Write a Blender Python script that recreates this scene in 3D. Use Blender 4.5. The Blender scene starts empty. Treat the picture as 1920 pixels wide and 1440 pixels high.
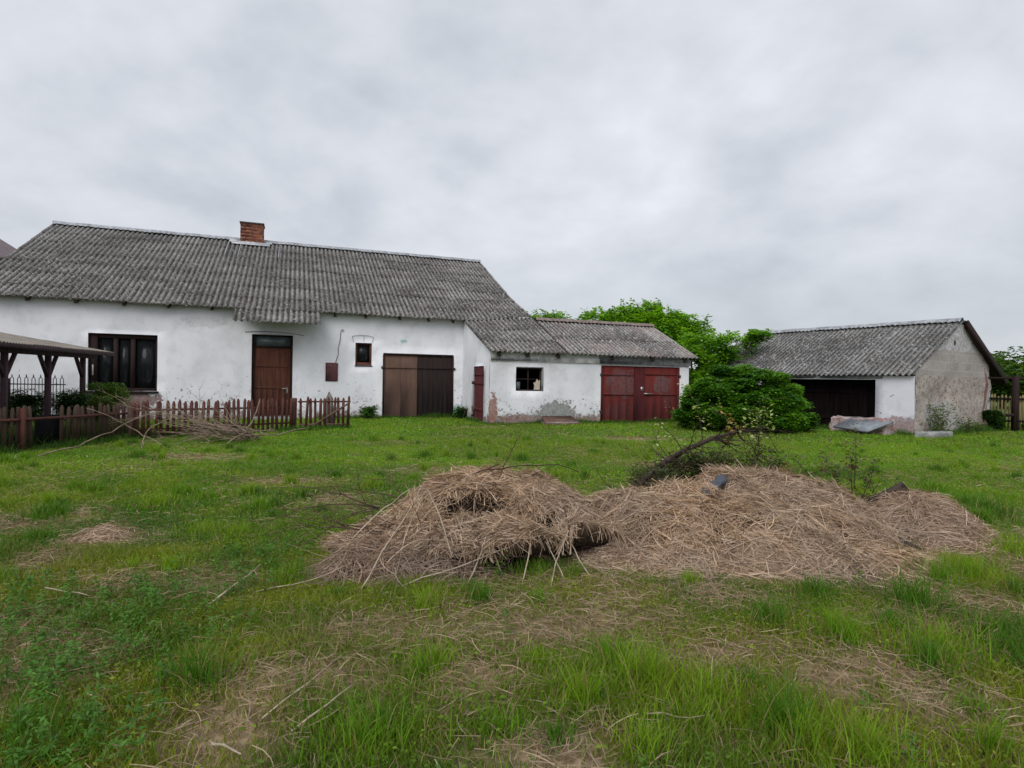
import bpy, math, random
import numpy as np
rng = np.random.default_rng(7); random.seed(7)
col = bpy.context.scene.collection
sc = bpy.context.scene
R = math.radians

# ------------------------------------------------------------------ camera, sky, sun, exposure
EYE = 1.5
cd = bpy.data.cameras.new('camera'); cam = bpy.data.objects.new('camera', cd); col.objects.link(cam); sc.camera = cam
cd.sensor_fit = 'HORIZONTAL'; cd.sensor_width = 36.0; cd.lens = 36.0 * 1100.3 / 1920.0
cd.clip_start = 0.05; cd.clip_end = 3000
from mathutils import Matrix, Vector
rx = Vector((0.999854621, 0.000110788, 0.0170506622)); uy = Vector((-0.01705102, 0.0064965, 0.99983352)); fw = Vector((0, 0.99997889, -0.00649744))
m4 = Matrix.Identity(4)
for i in range(3): m4[i][0] = rx[i]; m4[i][1] = uy[i]; m4[i][2] = -fw[i]
m4[2][3] = EYE
cam.matrix_world = m4

SUN_EL, SUN_AZ = R(42), R(200)      # sun behind the camera, veiled by cloud
w = bpy.data.worlds.new("World"); sc.world = w; w.use_nodes = True
nt = w.node_tree; nt.nodes.clear()
def WN(t, **k):
    n = nt.nodes.new(t)
    for a, b in k.items(): setattr(n, a, b)
    return n
L = nt.links.new
wo = WN('ShaderNodeOutputWorld'); bg = WN('ShaderNodeBackground'); bg.inputs[1].default_value = 0.1
sky = WN('ShaderNodeTexSky', sky_type='NISHITA', sun_disc=False, sun_elevation=SUN_EL, sun_rotation=SUN_AZ)
tc = WN('ShaderNodeTexCoord'); sep = WN('ShaderNodeSeparateXYZ'); L(tc.outputs['Generated'], sep.inputs[0])
def wm(op, a, b=None, c=None):
    n = WN('ShaderNodeMath', operation=op)
    for i, v in enumerate((a, b, c)):
        if v is None: continue
        if isinstance(v, (int, float)): n.inputs[i].default_value = v
        else: L(v, n.inputs[i])
    return n.outputs[0]
zc = wm('MAXIMUM', sep.outputs[2], 0.0)
den = wm('ADD', zc, 0.42)
cmb = WN('ShaderNodeCombineXYZ'); L(wm('DIVIDE', sep.outputs[0], den), cmb.inputs[0]); L(wm('DIVIDE', sep.outputs[1], den), cmb.inputs[1])
n1 = WN('ShaderNodeTexNoise'); n1.inputs['Scale'].default_value = 1.7; n1.inputs['Detail'].default_value = 6; n1.inputs['Roughness'].default_value = 0.52; n1.inputs['Distortion'].default_value = 0.35
mpn = WN('ShaderNodeMapping'); mpn.inputs['Location'].default_value = (3.1, 1.7, 0); L(cmb.outputs[0], mpn.inputs[0]); L(mpn.outputs[0], n1.inputs['Vector'])
n2 = WN('ShaderNodeTexNoise'); n2.inputs['Scale'].default_value = 6.5; n2.inputs['Detail'].default_value = 7; L(mpn.outputs[0], n2.inputs['Vector'])
cl = wm('ADD', wm('MULTIPLY', n1.outputs[0], 0.68), wm('MULTIPLY', n2.outputs[0], 0.32))
rp = WN('ShaderNodeValToRGB'); L(cl, rp.inputs[0])
rp.color_ramp.elements[0].position = 0.34; rp.color_ramp.elements[0].color = (0.50, 0.54, 0.59, 1)
rp.color_ramp.elements[1].position = 0.66; rp.color_ramp.elements[1].color = (0.80, 0.82, 0.875, 1)
e = rp.color_ramp.elements.new(0.5); e.color = (0.66, 0.685, 0.74, 1)
# an overcast sky is brighter overhead than at the horizon
hz = WN('ShaderNodeMix', data_type='RGBA'); L(wm('MINIMUM', wm('ADD', wm('MULTIPLY', zc, 2.6), 0.30), 1.0), hz.inputs[0]); hz.inputs[6].default_value = (0.64, 0.675, 0.725, 1); L(rp.outputs[0], hz.inputs[7])
brt = wm('ADD', 8.9, wm('MULTIPLY', wm('MINIMUM', wm('DIVIDE', zc, 0.35), 1.0), 1.9))
brt = wm('ADD', brt, wm('MULTIPLY', wm('POWER', wm('MAXIMUM', wm('SUBTRACT', zc, 0.55), 0.0), 1.2), 14.0))
sunv = (math.sin(SUN_AZ) * math.cos(SUN_EL), math.cos(SUN_AZ) * math.cos(SUN_EL), math.sin(SUN_EL))
dp = WN('ShaderNodeVectorMath', operation='DOT_PRODUCT'); L(tc.outputs['Generated'], dp.inputs[0]); dp.inputs[1].default_value = sunv
glow = wm('MULTIPLY', wm('POWER', wm('MAXIMUM', dp.outputs['Value'], 0.0), 3.0), 5.5)
brt = wm('ADD', brt, glow)
vs = WN('ShaderNodeVectorMath', operation='SCALE'); L(hz.outputs[2], vs.inputs[0]); L(brt, vs.inputs['Scale'])
mx = WN('ShaderNodeMix', data_type='RGBA'); mx.inputs[0].default_value = 0.92
L(sky.outputs[0], mx.inputs[6]); L(vs.outputs[0], mx.inputs[7]); L(mx.outputs[2], bg.inputs[0]); L(bg.outputs[0], wo.inputs[0])
sd = bpy.data.lights.new('sun', 'SUN'); sd.energy = 1.35; sd.angle = R(35); sd.color = (1, 0.97, 0.93)
so = bpy.data.objects.new('sun', sd); col.objects.link(so)
so.rotation_euler = (-Vector(sunv)).to_track_quat('-Z', 'Y').to_euler()
sc.view_settings.view_transform = 'Standard'; sc.view_settings.look = 'None'; sc.view_settings.exposure = 0.06; sc.view_settings.gamma = 1.0
sc.cycles.max_bounces = 6; sc.cycles.transparent_max_bounces = 8

# ------------------------------------------------------------------ helpers: noise, meshes, tags
def _h(ix, iy, seed):
    n = (ix.astype(np.int64) * 374761393 + iy.astype(np.int64) * 668265263 + seed * 974634777) & 0xffffffff
    n = ((n ^ (n >> 13)) * 1274126177) & 0xffffffff
    return ((n ^ (n >> 16)) & 0xffff) / 65535.0
def vn(x, y, s=1.0, seed=0):
    x = np.asarray(x, float) / s; y = np.asarray(y, float) / s
    ix = np.floor(x); iy = np.floor(y); fx = x - ix; fy = y - iy
    fx = fx * fx * (3 - 2 * fx); fy = fy * fy * (3 - 2 * fy)
    a = _h(ix, iy, seed); b = _h(ix + 1, iy, seed); c = _h(ix, iy + 1, seed); d = _h(ix + 1, iy + 1, seed)
    return a + (b - a) * fx + (c - a) * fy + (a - b - c + d) * fx * fy
def fbm(x, y, s=1.0, seed=0, o=4):
    t = 0; a = 0.5; tot = 0
    for k in range(o): t = t + a * vn(x, y, s, seed + k * 17); tot += a; a *= 0.5; s *= 0.5
    return t / tot
def ss(x, a, b):
    t = np.clip((np.asarray(x, float) - a) / (b - a), 0, 1); return t * t * (3 - 2 * t)

def mesh_np(name, V, F, mats, parent=None, loc=(0, 0, 0), color=None, wc=None, smooth=False, midx=None):
    """V [n,3] world coordinates, F [m,k] equal-sized faces or a list of faces."""
    V = np.asarray(V, np.float32).reshape(-1, 3)
    base = np.array(loc, np.float32)
    if parent is not None: base = np.array(WORLD[parent.name], np.float32)
    me = bpy.data.meshes.new(name)
    me.vertices.add(len(V)); me.vertices.foreach_set('co', (V - base).ravel())
    if isinstance(F, np.ndarray) and F.ndim == 2:
        m, k = F.shape; me.loops.add(m * k); me.loops.foreach_set('vertex_index', F.astype(np.int32).ravel())
        me.polygons.add(m); me.polygons.foreach_set('loop_start', np.arange(m, dtype=np.int32) * k)
    else:
        ln = np.array([len(f) for f in F], np.int32); fl = np.array([i for f in F for i in f], np.int32)
        me.loops.add(len(fl)); me.loops.foreach_set('vertex_index', fl)
        me.polygons.add(len(ln)); me.polygons.foreach_set('loop_start', np.concatenate([[0], np.cumsum(ln)[:-1]]).astype(np.int32))
    for mt in (mats if isinstance(mats, (list, tuple)) else [mats]): me.materials.append(mt)
    if midx is not None: me.polygons.foreach_set('material_index', np.asarray(midx, np.int32))
    me.update(calc_edges=True)
    if smooth: me.polygons.foreach_set('use_smooth', np.ones(len(me.polygons), bool))
    if color is not None:
        a = me.attributes.new('col', 'FLOAT_COLOR', 'POINT')
        c = np.ones((len(V), 4), np.float32); c[:, :3] = color; a.data.foreach_set('color', c.ravel())
    if wc is not None:
        a = me.attributes.new('wc', 'FLOAT_VECTOR', 'POINT'); a.data.foreach_set('vector', np.asarray(wc, np.float32).ravel())
    o = bpy.data.objects.new(name, me); col.objects.link(o)
    if parent is not None:
        o.parent = parent; WORLD[o.name] = tuple(base)
    else:
        o.location = loc; WORLD[o.name] = tuple(loc)
    return o
WORLD = {}
def tag(o, label=None, cat=None, group=None, kind=None):
    if label: o['label'] = label
    if cat: o['category'] = cat
    if group: o['group'] = group
    if kind: o['kind'] = kind
    return o
def thing(name, label, cat, loc, group=None):
    o = bpy.data.objects.new(name, None); col.objects.link(o); o.location = loc; WORLD[o.name] = tuple(loc)
    o.empty_display_size = 0.2
    return tag(o, label, cat, group)

class MB:
    """collects boxes, prisms and tubes; build() links them as one mesh. xf maps local to world."""
    def __init__(s, xf=None): s.V = []; s.F = []; s.xf = xf; s.WC = []
    def add(s, verts, faces):
        b = len(s.V)
        for v in verts:
            s.WC.append(tuple(v)); s.V.append(tuple(s.xf(*v)) if s.xf else tuple(v))
        s.F += [tuple(i + b for i in f) for f in faces]
        return s
    def box(s, a0, a1, b0, b1, c0, c1, bev=0.0):
        if bev <= 0:
            v = [(x, y, z) for x in (a0, a1) for y in (b0, b1) for z in (c0, c1)]
            return s.add(v, [(0, 1, 3, 2), (4, 6, 7, 5), (0, 4, 5, 1), (2, 3, 7, 6), (0, 2, 6, 4), (1, 5, 7, 3)])
        e = bev; v = []; idx = {}
        X = (a0, a1); Y = (b0, b1); Z = (c0, c1)
        for i in (0, 1):
            for j in (0, 1):
                for k in (0, 1):
                    sx, sy, sz = (1, -1)[i], (1, -1)[j], (1, -1)[k]
                    for ax in range(3):
                        p = [X[i], Y[j], Z[k]]
                        for q, sg in enumerate((sx, sy, sz)):
                            if q != ax: p[q] += sg * e
                        idx[(i, j, k, ax)] = len(v); v.append(tuple(p))
        f = []
        for ax in range(3):
            o1, o2 = [q for q in range(3) if q != ax]
            for sd_ in (0, 1):
                c = []
                for (p, q) in ((0, 0), (1, 0), (1, 1), (0, 1)):
                    t = [0, 0, 0]; t[ax] = sd_; t[o1] = p; t[o2] = q; c.append(idx[(*t, ax)])
                f.append(tuple(c))
        for ax in range(3):
            o1, o2 = [q for q in range(3) if q != ax]
            for p in (0, 1):
                for q in (0, 1):
                    t0 = [0, 0, 0]; t0[o1] = p; t0[o2] = q; t1 = list(t0); t1[ax] = 1
                    f.append((idx[(*t0, o1)], idx[(*t1, o1)], idx[(*t1, o2)], idx[(*t0, o2)]))
        for i in (0, 1):
            for j in (0, 1):
                for k in (0, 1): f.append(tuple(idx[(i, j, k, ax)] for ax in range(3)))
        return s.add(v, f)
    def beam(s, p, q, w_, h_, up=(0, 0, 1)):
        p = Vector(p); q = Vector(q); d = (q - p).normalized(); u = Vector(up); sd_ = d.cross(u)
        if sd_.length < 1e-4: sd_ = d.cross(Vector((1, 0, 0)))
        sd_.normalize(); u = sd_.cross(d).normalized(); v = []
        for c in (p, q):
            for a, b in ((-1, -1), (1, -1), (1, 1), (-1, 1)): v.append(tuple(c + sd_ * a * w_ / 2 + u * b * h_ / 2))
        return s.add(v, [(0, 3, 2, 1), (4, 5, 6, 7), (0, 1, 5, 4), (1, 2, 6, 5), (2, 3, 7, 6), (3, 0, 4, 7)])
    def tube(s, pts, rad, n=6):
        pts = [Vector(p) for p in pts]; b = []; k = len(pts)
        if not hasattr(rad, '__len__'): rad = [rad] * k
        u = None; v = []
        for i, p in enumerate(pts):
            d = (pts[min(i + 1, k - 1)] - pts[max(i - 1, 0)]).normalized()
            if u is None:
                u = d.orthogonal().normalized()
            u = (u - d * u.dot(d)); u = u.normalized() if u.length > 1e-6 else d.orthogonal().normalized()
            t = d.cross(u)
            for j in range(n):
                a = 2 * math.pi * j / n; v.append(tuple(p + (u * math.cos(a) + t * math.sin(a)) * rad[i]))
        f = [(i * n + j, i * n + (j + 1) % n, (i + 1) * n + (j + 1) % n, (i + 1) * n + j) for i in range(k - 1) for j in range(n)]
        f += [tuple(range(n - 1, -1, -1)), tuple((k - 1) * n + j for j in range(n))]
        return s.add(v, f)
    def build(s, name, mat, parent=None, loc=(0, 0, 0), wc=False, smooth=False, color=None):
        return mesh_np(name, s.V, s.F, mat, parent, loc, wc=s.WC if wc else None, smooth=smooth,
                       color=None if color is None else np.tile(np.array(color, np.float32), (len(s.V), 1)))

# ------------------------------------------------------------------ materials
class Mt:
    def __init__(s, name, rough=0.85, spec=0.25):
        s.m = bpy.data.materials.new(name); s.m.use_nodes = True; s.nt = s.m.node_tree
        s.b = s.nt.nodes['Principled BSDF']; s.b.inputs['Roughness'].default_value = rough; s.b.inputs['Specular IOR Level'].default_value = spec
        s.out = s.nt.nodes['Material Output']
    def n(s, t, **k):
        n = s.nt.nodes.new(t)
        for a, b in k.items(): setattr(n, a, b)
        return n
    def l(s, a, b): s.nt.links.new(a, b)
    def attr(s, name, out='Vector'):
        return s.n('ShaderNodeAttribute', attribute_name=name).outputs[out]
    def pos(s): return s.n('ShaderNodeNewGeometry').outputs['Position']
    def mapv(s, v, scale=(1, 1, 1), loc=(0, 0, 0)):
        n = s.n('ShaderNodeMapping'); n.inputs['Scale'].default_value = scale; n.inputs['Location'].default_value = loc; s.l(v, n.inputs[0]); return n.outputs[0]
    def noise(s, v, scale, detail=4, rough=0.55, dist=0.0, out=0):
        n = s.n('ShaderNodeTexNoise'); n.inputs['Scale'].default_value = scale; n.inputs['Detail'].default_value = detail
        n.inputs['Roughness'].default_value = rough; n.inputs['Distortion'].default_value = dist; s.l(v, n.inputs['Vector']); return n.outputs[out]
    def math(s, op, a, b=None, c=None, clamp=False):
        n = s.n('ShaderNodeMath', operation=op); n.use_clamp = clamp
        for i, v in enumerate((a, b, c)):
            if v is None: continue
            if isinstance(v, (int, float)): n.inputs[i].default_value = v
            else: s.l(v, n.inputs[i])
        return n.outputs[0]
    def step(s, v, a, b):
        n = s.n('ShaderNodeMapRange'); n.interpolation_type = 'SMOOTHSTEP'; s.l(v, n.inputs[0])
        n.inputs[1].default_value = a; n.inputs[2].default_value = b; return n.outputs[0]
    def mix(s, f, a, b, mode='MIX'):
        n = s.n('ShaderNodeMix', data_type='RGBA', blend_type=mode)
        for i, v in ((0, f), (6, a), (7, b)):
            if isinstance(v, (int, float)): n.inputs[i].default_value = v
            elif isinstance(v, tuple): n.inputs[i].default_value = (*v, 1)
            else: s.l(v, n.inputs[i])
        return n.outputs[2]
    def base(s, v): 
        if isinstance(v, tuple): s.b.inputs['Base Color'].default_value = (*v, 1)
        else: s.l(v, s.b.inputs['Base Color'])
    def bump(s, h, strength=0.4, dist=0.02):
        n = s.n('ShaderNodeBump'); n.inputs['Strength'].default_value = strength; n.inputs['Distance'].default_value = dist
        s.l(h, n.inputs['Height']); s.l(n.outputs[0], s.b.inputs['Normal'])
    def sep(s, v):
        n = s.n('ShaderNodeSeparateXYZ'); s.l(v, n.inputs[0]); return n.outputs
    def ellipse(s, sp, cx, cz, rx_, rz_, wob):
        a = s.math('DIVIDE', s.math('SUBTRACT', sp[0], cx), rx_); b = s.math('DIVIDE', s.math('SUBTRACT', sp[2], cz), rz_)
        d = s.math('ADD', s.math('MULTIPLY', a, a), s.math('MULTIPLY', b, b))
        d = s.math('ADD', d, wob)
        return s.step(s.math('SUBTRACT', 1.0, d), -0.06, 0.06)

def whitewash(name, patches, ground=-1.45, peel=0.42, tint=(0.80, 0.80, 0.83), plaster=(0.30, 0.29, 0.27), amount=0.0):
    m = Mt(name, 0.9, 0.15); v = m.attr('wc'); sp = m.sep(v)
    p = m.pos()
    big = m.noise(p, 0.9, 4); fine = m.noise(p, 9, 6, 0.65); med = m.noise(p, 3.2, 8, 0.68, 0.4)
    h = m.math('SUBTRACT', sp[2], ground)
    tone = m.noise(p, 1.9, 6, 0.65)
    streak = m.noise(m.mapv(p, (1, 1, 0.35)), 3, 6, 0.7)
    c = m.mix(m.step(big, 0.35, 0.75), tint, tuple(x * 0.84 for x in tint))
    c = m.mix(m.math('MULTIPLY', m.step(tone, 0.48, 0.70), 0.5), c, (0.56, 0.56, 0.57))
    c = m.mix(m.math('MULTIPLY', m.step(streak, 0.56, 0.85), 0.22), c, (0.47, 0.47, 0.46))
    c = m.mix(m.math('MULTIPLY', m.step(fine, 0.62, 0.8), 0.35), c, (0.42, 0.43, 0.45))
    # splash dirt just above the ground
    c = m.mix(m.math('MULTIPLY', m.step(m.math('SUBTRACT', m.math('MULTIPLY', med, 1.1), h), 0.0, 0.5), 0.65), c, (0.33, 0.30, 0.26))
    under = m.mix(m.step(m.noise(p, 4.5, 4), 0.42, 0.58), plaster, (0.27, 0.15, 0.125))
    under = m.mix(m.step(m.noise(p, 17, 5, 0.7), 0.5, 0.7), under, (0.10, 0.085, 0.08))
    thr = m.math('ADD', peel, m.math('MULTIPLY', m.math('POWER', m.math('MAXIMUM', h, 0.0), 0.7), 0.30))
    f = m.step(m.math('SUBTRACT', m.math('ADD', med, amount), thr), 0.0, 0.025)
    c = m.mix(f, c, under)
    # chips of limewash knocked off low on the wall
    chip = m.noise(p, 8.5, 5, 0.7); chp = m.step(m.math('SUBTRACT', chip, m.math('ADD', 0.535, m.math('MULTIPLY', h, 0.075))), 0.0, 0.02)
    clus = m.step(m.noise(p, 1.6, 3), 0.42, 0.6); c = m.mix(m.math('MULTIPLY', m.math('MULTIPLY', chp, clus), 0.85), c, (0.13, 0.105, 0.10))
    hair = m.step(m.math('ABSOLUTE', m.math('SUBTRACT', m.noise(p, 2.3, 7, 0.62), 0.5)), 0.006, 0.0); c = m.mix(m.math('MULTIPLY', m.math('MULTIPLY', hair, m.step(big, 0.45, 0.6)), 0.35), c, (0.3, 0.29, 0.28))
    wob = m.math('MULTIPLY', m.math('SUBTRACT', m.math('ADD', m.math('MULTIPLY', med, 0.5), m.math('MULTIPLY', chip, 0.5)), 0.5), 7.5)
    hf = f
    for (cx, cz, rx_, rz_, colr, op) in patches:
        fe = m.ellipse(sp, cx, cz, rx_, rz_, wob)
        cc = m.mix(m.step(m.noise(p, 11, 6, 0.7), 0.4, 0.68), colr, tuple(x * 0.55 for x in colr))
        c = m.mix(m.math('MULTIPLY', fe, op), c, cc); hf = m.math('MAXIMUM', hf, fe)
    m.base(c)
    m.bump(m.math('SUBTRACT', m.math('ADD', m.math('MULTIPLY', fine, 0.35), m.math('MULTIPLY', big, 0.8)), m.math('MULTIPLY', hf, 0.45)), 0.6, 0.03)
    return m.m

def wood(name, c1, c2, scale=(1, 1, 0.08), rough=0.8, freq=14, wear=None, worn=(0.4, 0.38, 0.35)):
    m = Mt(name, rough, 0.25); p = m.pos()
    g = m.noise(m.mapv(p, scale), freq, 6, 0.65, 0.3); b = m.noise(p, 1.7, 4)
    c = m.mix(m.step(g, 0.3, 0.7), c1, c2); c = m.mix(m.math('MULTIPLY', m.step(b, 0.4, 0.7), 0.35), c, tuple(x * 0.55 for x in c1))
    if wear: c = m.mix(m.math('MULTIPLY', m.step(m.noise(p, 13, 7, 0.75), wear, wear + 0.08), 0.8), c, worn)
    m.base(c); m.bump(g, 0.35, 0.008); return m.m

def vcol(name, rough=0.8, trans=0.0, spec=0.2, var=None):
    m = Mt(name, rough, spec); c = m.attr('col', 'Color')
    if var: c = m.mix(m.math('MULTIPLY', m.step(m.noise(m.pos(), var[0], 4), 0.35, 0.7), var[1]), c, (0, 0, 0), 'MULTIPLY') if False else m.mix(1.0, c, m.mix(m.step(m.noise(m.pos(), var[0], 5, 0.65), 0.3, 0.7), (1 - var[1],) * 3, (1 + var[1],) * 3), 'MULTIPLY')
    m.base(c)
    if trans:
        t = m.n('ShaderNodeBsdfTranslucent'); ms = m.n('ShaderNodeMixShader'); ms.inputs[0].default_value = trans
        m.l(m.mix(1.0, c, (1.15, 1.1, 0.5), 'MULTIPLY'), t.inputs[0]); m.l(m.b.outputs[0], ms.inputs[1]); m.l(t.outputs[0], ms.inputs[2]); m.l(ms.outputs[0], m.out.inputs[0])
    return m.m

def roofmat(name, base=(0.225, 0.215, 0.208), lich=(0.47, 0.455, 0.42), dark=(0.034, 0.031, 0.028), rust=0.0):
    m = Mt(name, 0.95, 0.1); a = m.n('ShaderNodeAttribute', attribute_name='col'); sp = m.n('ShaderNodeSeparateColor'); m.l(a.outputs['Color'], sp.inputs[0]); p = m.pos()
    big = m.noise(p, 0.55, 5, 0.6); c = m.mix(m.step(big, 0.35, 0.68), base, tuple(x * 0.55 for x in base))
    c = m.mix(m.math('MULTIPLY', m.step(m.noise(p, 1.7, 6, 0.72), 0.47, 0.62), 0.55), c, (0.115, 0.098, 0.085))
    c = m.mix(1.0, c, m.mix(sp.outputs[0], (0.78, 0.77, 0.77), (1.22, 1.22, 1.2)), 'MULTIPLY')
    moss_shade = m.math('MULTIPLY', m.step(sp.outputs[1], 0.25, 0.95), m.step(m.noise(p, 5, 6, 0.7), 0.22, 0.48))  # moss in the valleys, with their shade painted into the same dark colour
    c = m.mix(m.math('MULTIPLY', moss_shade, 0.92), c, dark)
    c = m.mix(m.math('MULTIPLY', m.step(m.noise(p, 10, 6, 0.78), 0.545, 0.60), 0.8), c, lich)
    c = m.mix(m.math('MULTIPLY', m.step(m.noise(p, 17, 6, 0.78), 0.545, 0.60), 0.85), c, dark)
    c = m.mix(m.math('MULTIPLY', m.step(m.noise(m.mapv(p, (1, 1, 1), (9, 4, 2)), 1.3, 5, 0.7), 0.62, 0.72), 0.5), c, lich)
    if rust: c = m.mix(m.math('MULTIPLY', m.step(m.noise(p, 0.8, 4), 0.5, 0.6), rust), c, (0.28, 0.2, 0.18))
    m.base(c); m.bump(m.noise(p, 40, 4, 0.7), 0.4, 0.006); return m.m

def plain(name, c, rough=0.8, spec=0.25, freq=8, amt=0.3, metal=0.0, bump=0.2):
    m = Mt(name, rough, spec); p = m.pos(); n = m.noise(p, freq, 6, 0.65)
    m.base(m.mix(m.step(n, 0.3, 0.7), tuple(x * (1 - amt) for x in c), tuple(min(1, x * (1 + amt)) for x in c)))
    m.b.inputs['Metallic'].default_value = metal; m.bump(n, bump, 0.01); return m.m

def brickmat(name, c1, c2, mortar, scale=4.0):
    m = Mt(name, 0.95, 0.1); v = m.attr('wc'); b = m.n('ShaderNodeTexBrick'); b.inputs['Scale'].default_value = scale
    sp = m.sep(v); cb = m.n('ShaderNodeCombineXYZ'); m.l(m.math('ADD', sp[0], sp[1]), cb.inputs[0]); m.l(sp[2], cb.inputs[1]); m.l(cb.outputs[0], b.inputs[0])
    b.inputs['Color1'].default_value = (*c1, 1); b.inputs['Color2'].default_value = (*c2, 1); b.inputs['Mortar'].default_value = (*mortar, 1)
    b.inputs['Mortar Size'].default_value = 0.03; b.inputs['Brick Width'].default_value = 1.0; b.inputs['Row Height'].default_value = 0.32
    n = m.noise(m.pos(), 7, 6, 0.7)
    m.base(m.mix(m.step(m.noise(m.pos(), 11, 6, .7), .55, .62), m.mix(m.step(n, 0.46, 0.62), b.outputs[0], (0.085, 0.05, 0.045)), (.36, .24, .16))); m.bump(n, 0.8, 0.03); return m.m

MAT = {}
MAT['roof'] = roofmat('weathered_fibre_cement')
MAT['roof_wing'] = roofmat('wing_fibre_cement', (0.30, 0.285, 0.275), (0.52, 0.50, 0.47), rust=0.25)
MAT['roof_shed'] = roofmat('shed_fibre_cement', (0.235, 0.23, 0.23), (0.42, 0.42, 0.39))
MAT['ridge'] = plain('pale_ridge_cap', (0.30, 0.31, 0.325), 0.8, 0.2, 5, 0.35)
MAT['ridge_red'] = plain('rust_brown_ridge_cap', (0.20, 0.155, 0.14), 0.8, 0.2, 6, 0.3)
MAT['brown'] = wood('dark_brown_paint', (0.018, 0.010, 0.009), (0.034, 0.017, 0.014))
MAT['door'] = wood('chestnut_door', (0.085, 0.030, 0.018), (0.14, 0.052, 0.028), rough=0.7)
MAT['leaf_light'] = wood('faded_brown_boards', (0.125, 0.072, 0.052), (0.16, 0.095, 0.068), rough=0.75)
MAT['leaf_dark'] = wood('dark_brown_boards', (0.020, 0.013, 0.012), (0.034, 0.021, 0.018), rough=0.75)
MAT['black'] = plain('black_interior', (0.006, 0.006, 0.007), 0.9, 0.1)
MAT['rafter'] = wood('old_rafter', (0.06, 0.045, 0.035), (0.12, 0.09, 0.07))
MAT['concrete'] = plain('grey_concrete', (0.26, 0.26, 0.25), 0.95, 0.1, 5, 0.35, bump=0.5)
MAT['slab'] = plain('bluish_sheet', (0.22, 0.235, 0.255), 0.8, 0.2, 4, 0.25)
MAT['metal'] = plain('dull_iron', (0.035, 0.03, 0.03), 0.55, 0.4)
MAT['steel'] = plain('pale_steel', (0.45, 0.43, 0.40), 0.4, 0.5, metal=0.6)
MAT['picket_red'] = wood('red_brown_pickets', (0.085, 0.030, 0.024), (0.14, 0.055, 0.042), wear=0.62, worn=(0.16, 0.13, 0.11))
MAT['picket_grey'] = wood('mossy_pickets', (0.062, 0.036, 0.026), (0.105, 0.064, 0.045), wear=0.6, worn=(0.12, 0.12, 0.07))
MAT['post_red'] = wood('rusty_red_post', (0.085, 0.028, 0.022), (0.12, 0.045, 0.034))
MAT['carport'] = wood('stained_timber', (0.040, 0.022, 0.028), (0.07, 0.038, 0.045))
MAT['rusty'] = plain('rusty_plate', (0.15, 0.085, 0.065), 0.85, 0.2, 6, 0.4, bump=0.5)
MAT['hatchdoor'] = plain('maroon_tin', (0.10, 0.035, 0.035), 0.6, 0.3, 8, 0.2)
MAT['bark'] = plain('brown_bark', (0.10, 0.075, 0.055), 0.95, 0.1, 14, 0.5, bump=0.8)
MAT['bark_dark'] = plain('dark_bark', (0.050, 0.036, 0.030), 0.95, 0.1, 14, 0.5, bump=0.8)
MAT['twig'] = plain('dry_twig', (0.23, 0.17, 0.125), 0.9, 0.1, 9, 0.4, bump=0.4)
MAT['twig_dark'] = plain('bramble_twig', (0.075, 0.045, 0.038), 0.9, 0.1, 9, 0.5, bump=0.4)
MAT['stalk'] = plain('pale_stalk', (0.38, 0.31, 0.23), 0.9, 0.1, 9, 0.3, bump=0.3)
MAT['grass'] = vcol('grass_blades', 0.62, 0.42, 0.3)
MAT['leaf'] = vcol('leaves', 0.5, 0.40, 0.35)
MAT['straw'] = vcol('dry_straw', 0.8, 0.15, 0.2)
MAT['cloth_grey'] = plain('dark_grey_rubber', (0.050, 0.058, 0.075), 0.6, 0.35, 12, 0.25)
# glass: mostly see-through, with a sheen
g = Mt('window_glass', 0.18, 0.3); g.base((0.018, 0.02, 0.022)); tr = g.n('ShaderNodeBsdfTransparent'); tr.inputs[0].default_value = (0.6, 0.65, 0.65, 1)
msx = g.n('ShaderNodeMixShader'); msx.inputs[0].default_value = 0.45; g.l(g.b.outputs[0], msx.inputs[1]); g.l(tr.outputs[0], msx.inputs[2]); g.l(msx.outputs[0], g.out.inputs[0]); MAT['glass'] = g.m
MAT['curtain'] = plain('lace_curtain', (0.05, 0.053, 0.053), 0.9, 0.1, 30, 0.4)
MAT['dustyglass'] = plain('dusty_pane', (0.10, 0.125, 0.13), 0.35, 0.5, 4, 0.25, bump=0.05)
# worn red garage paint
def redpaint():
    m = Mt('worn_red_paint', 0.7, 0.3); p = m.pos(); v = m.attr('wc'); sp = m.sep(v)
    c = m.mix(m.step(m.noise(m.mapv(p, (1, 1, 0.2)), 5, 5), 0.35, 0.7), (0.185, 0.027, 0.020), (0.125, 0.021, 0.018))
    md = m.noise(p, 14, 7, 0.75); wob = m.math('MULTIPLY', m.math('SUBTRACT', m.noise(p, 4, 7, 0.75), 0.5), 5.5)
    for cx, cz, a, b_, o in ((5.05, -0.05, 0.55, 0.50, 0.75), (6.75, -0.06, 0.36, 0.34, 0.85), (5.0, -1.0, 0.5, 0.3, 0.35), (7.0, -0.6, 0.2, 0.3, 0.3), (5.3, 0.4, 0.4, 0.05, 0.5)):
        f = m.math('MULTIPLY', m.ellipse(sp, cx, cz, a, b_, wob), o)
        c = m.mix(m.math('MULTIPLY', f, m.step(md, 0.36, 0.6)), c, (0.13, 0.095, 0.095))
    c = m.mix(m.math('MULTIPLY', m.step(md, 0.66, 0.72), 0.6), c, (0.3, 0.25, 0.24))
    m.base(c); m.bump(md, 0.3, 0.005); return m.m
MAT['red'] = redpaint()
MAT['maroon'] = wood('dark_maroon_boards', (0.055, 0.010, 0.012), (0.085, 0.016, 0.016), wear=0.66, worn=(0.35, 0.28, 0.24))
MAT['red_dark'] = wood('dark_red_board', (0.085, 0.014, 0.016), (0.12, 0.022, 0.022), wear=0.66, worn=(0.4, 0.33, 0.28))
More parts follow.
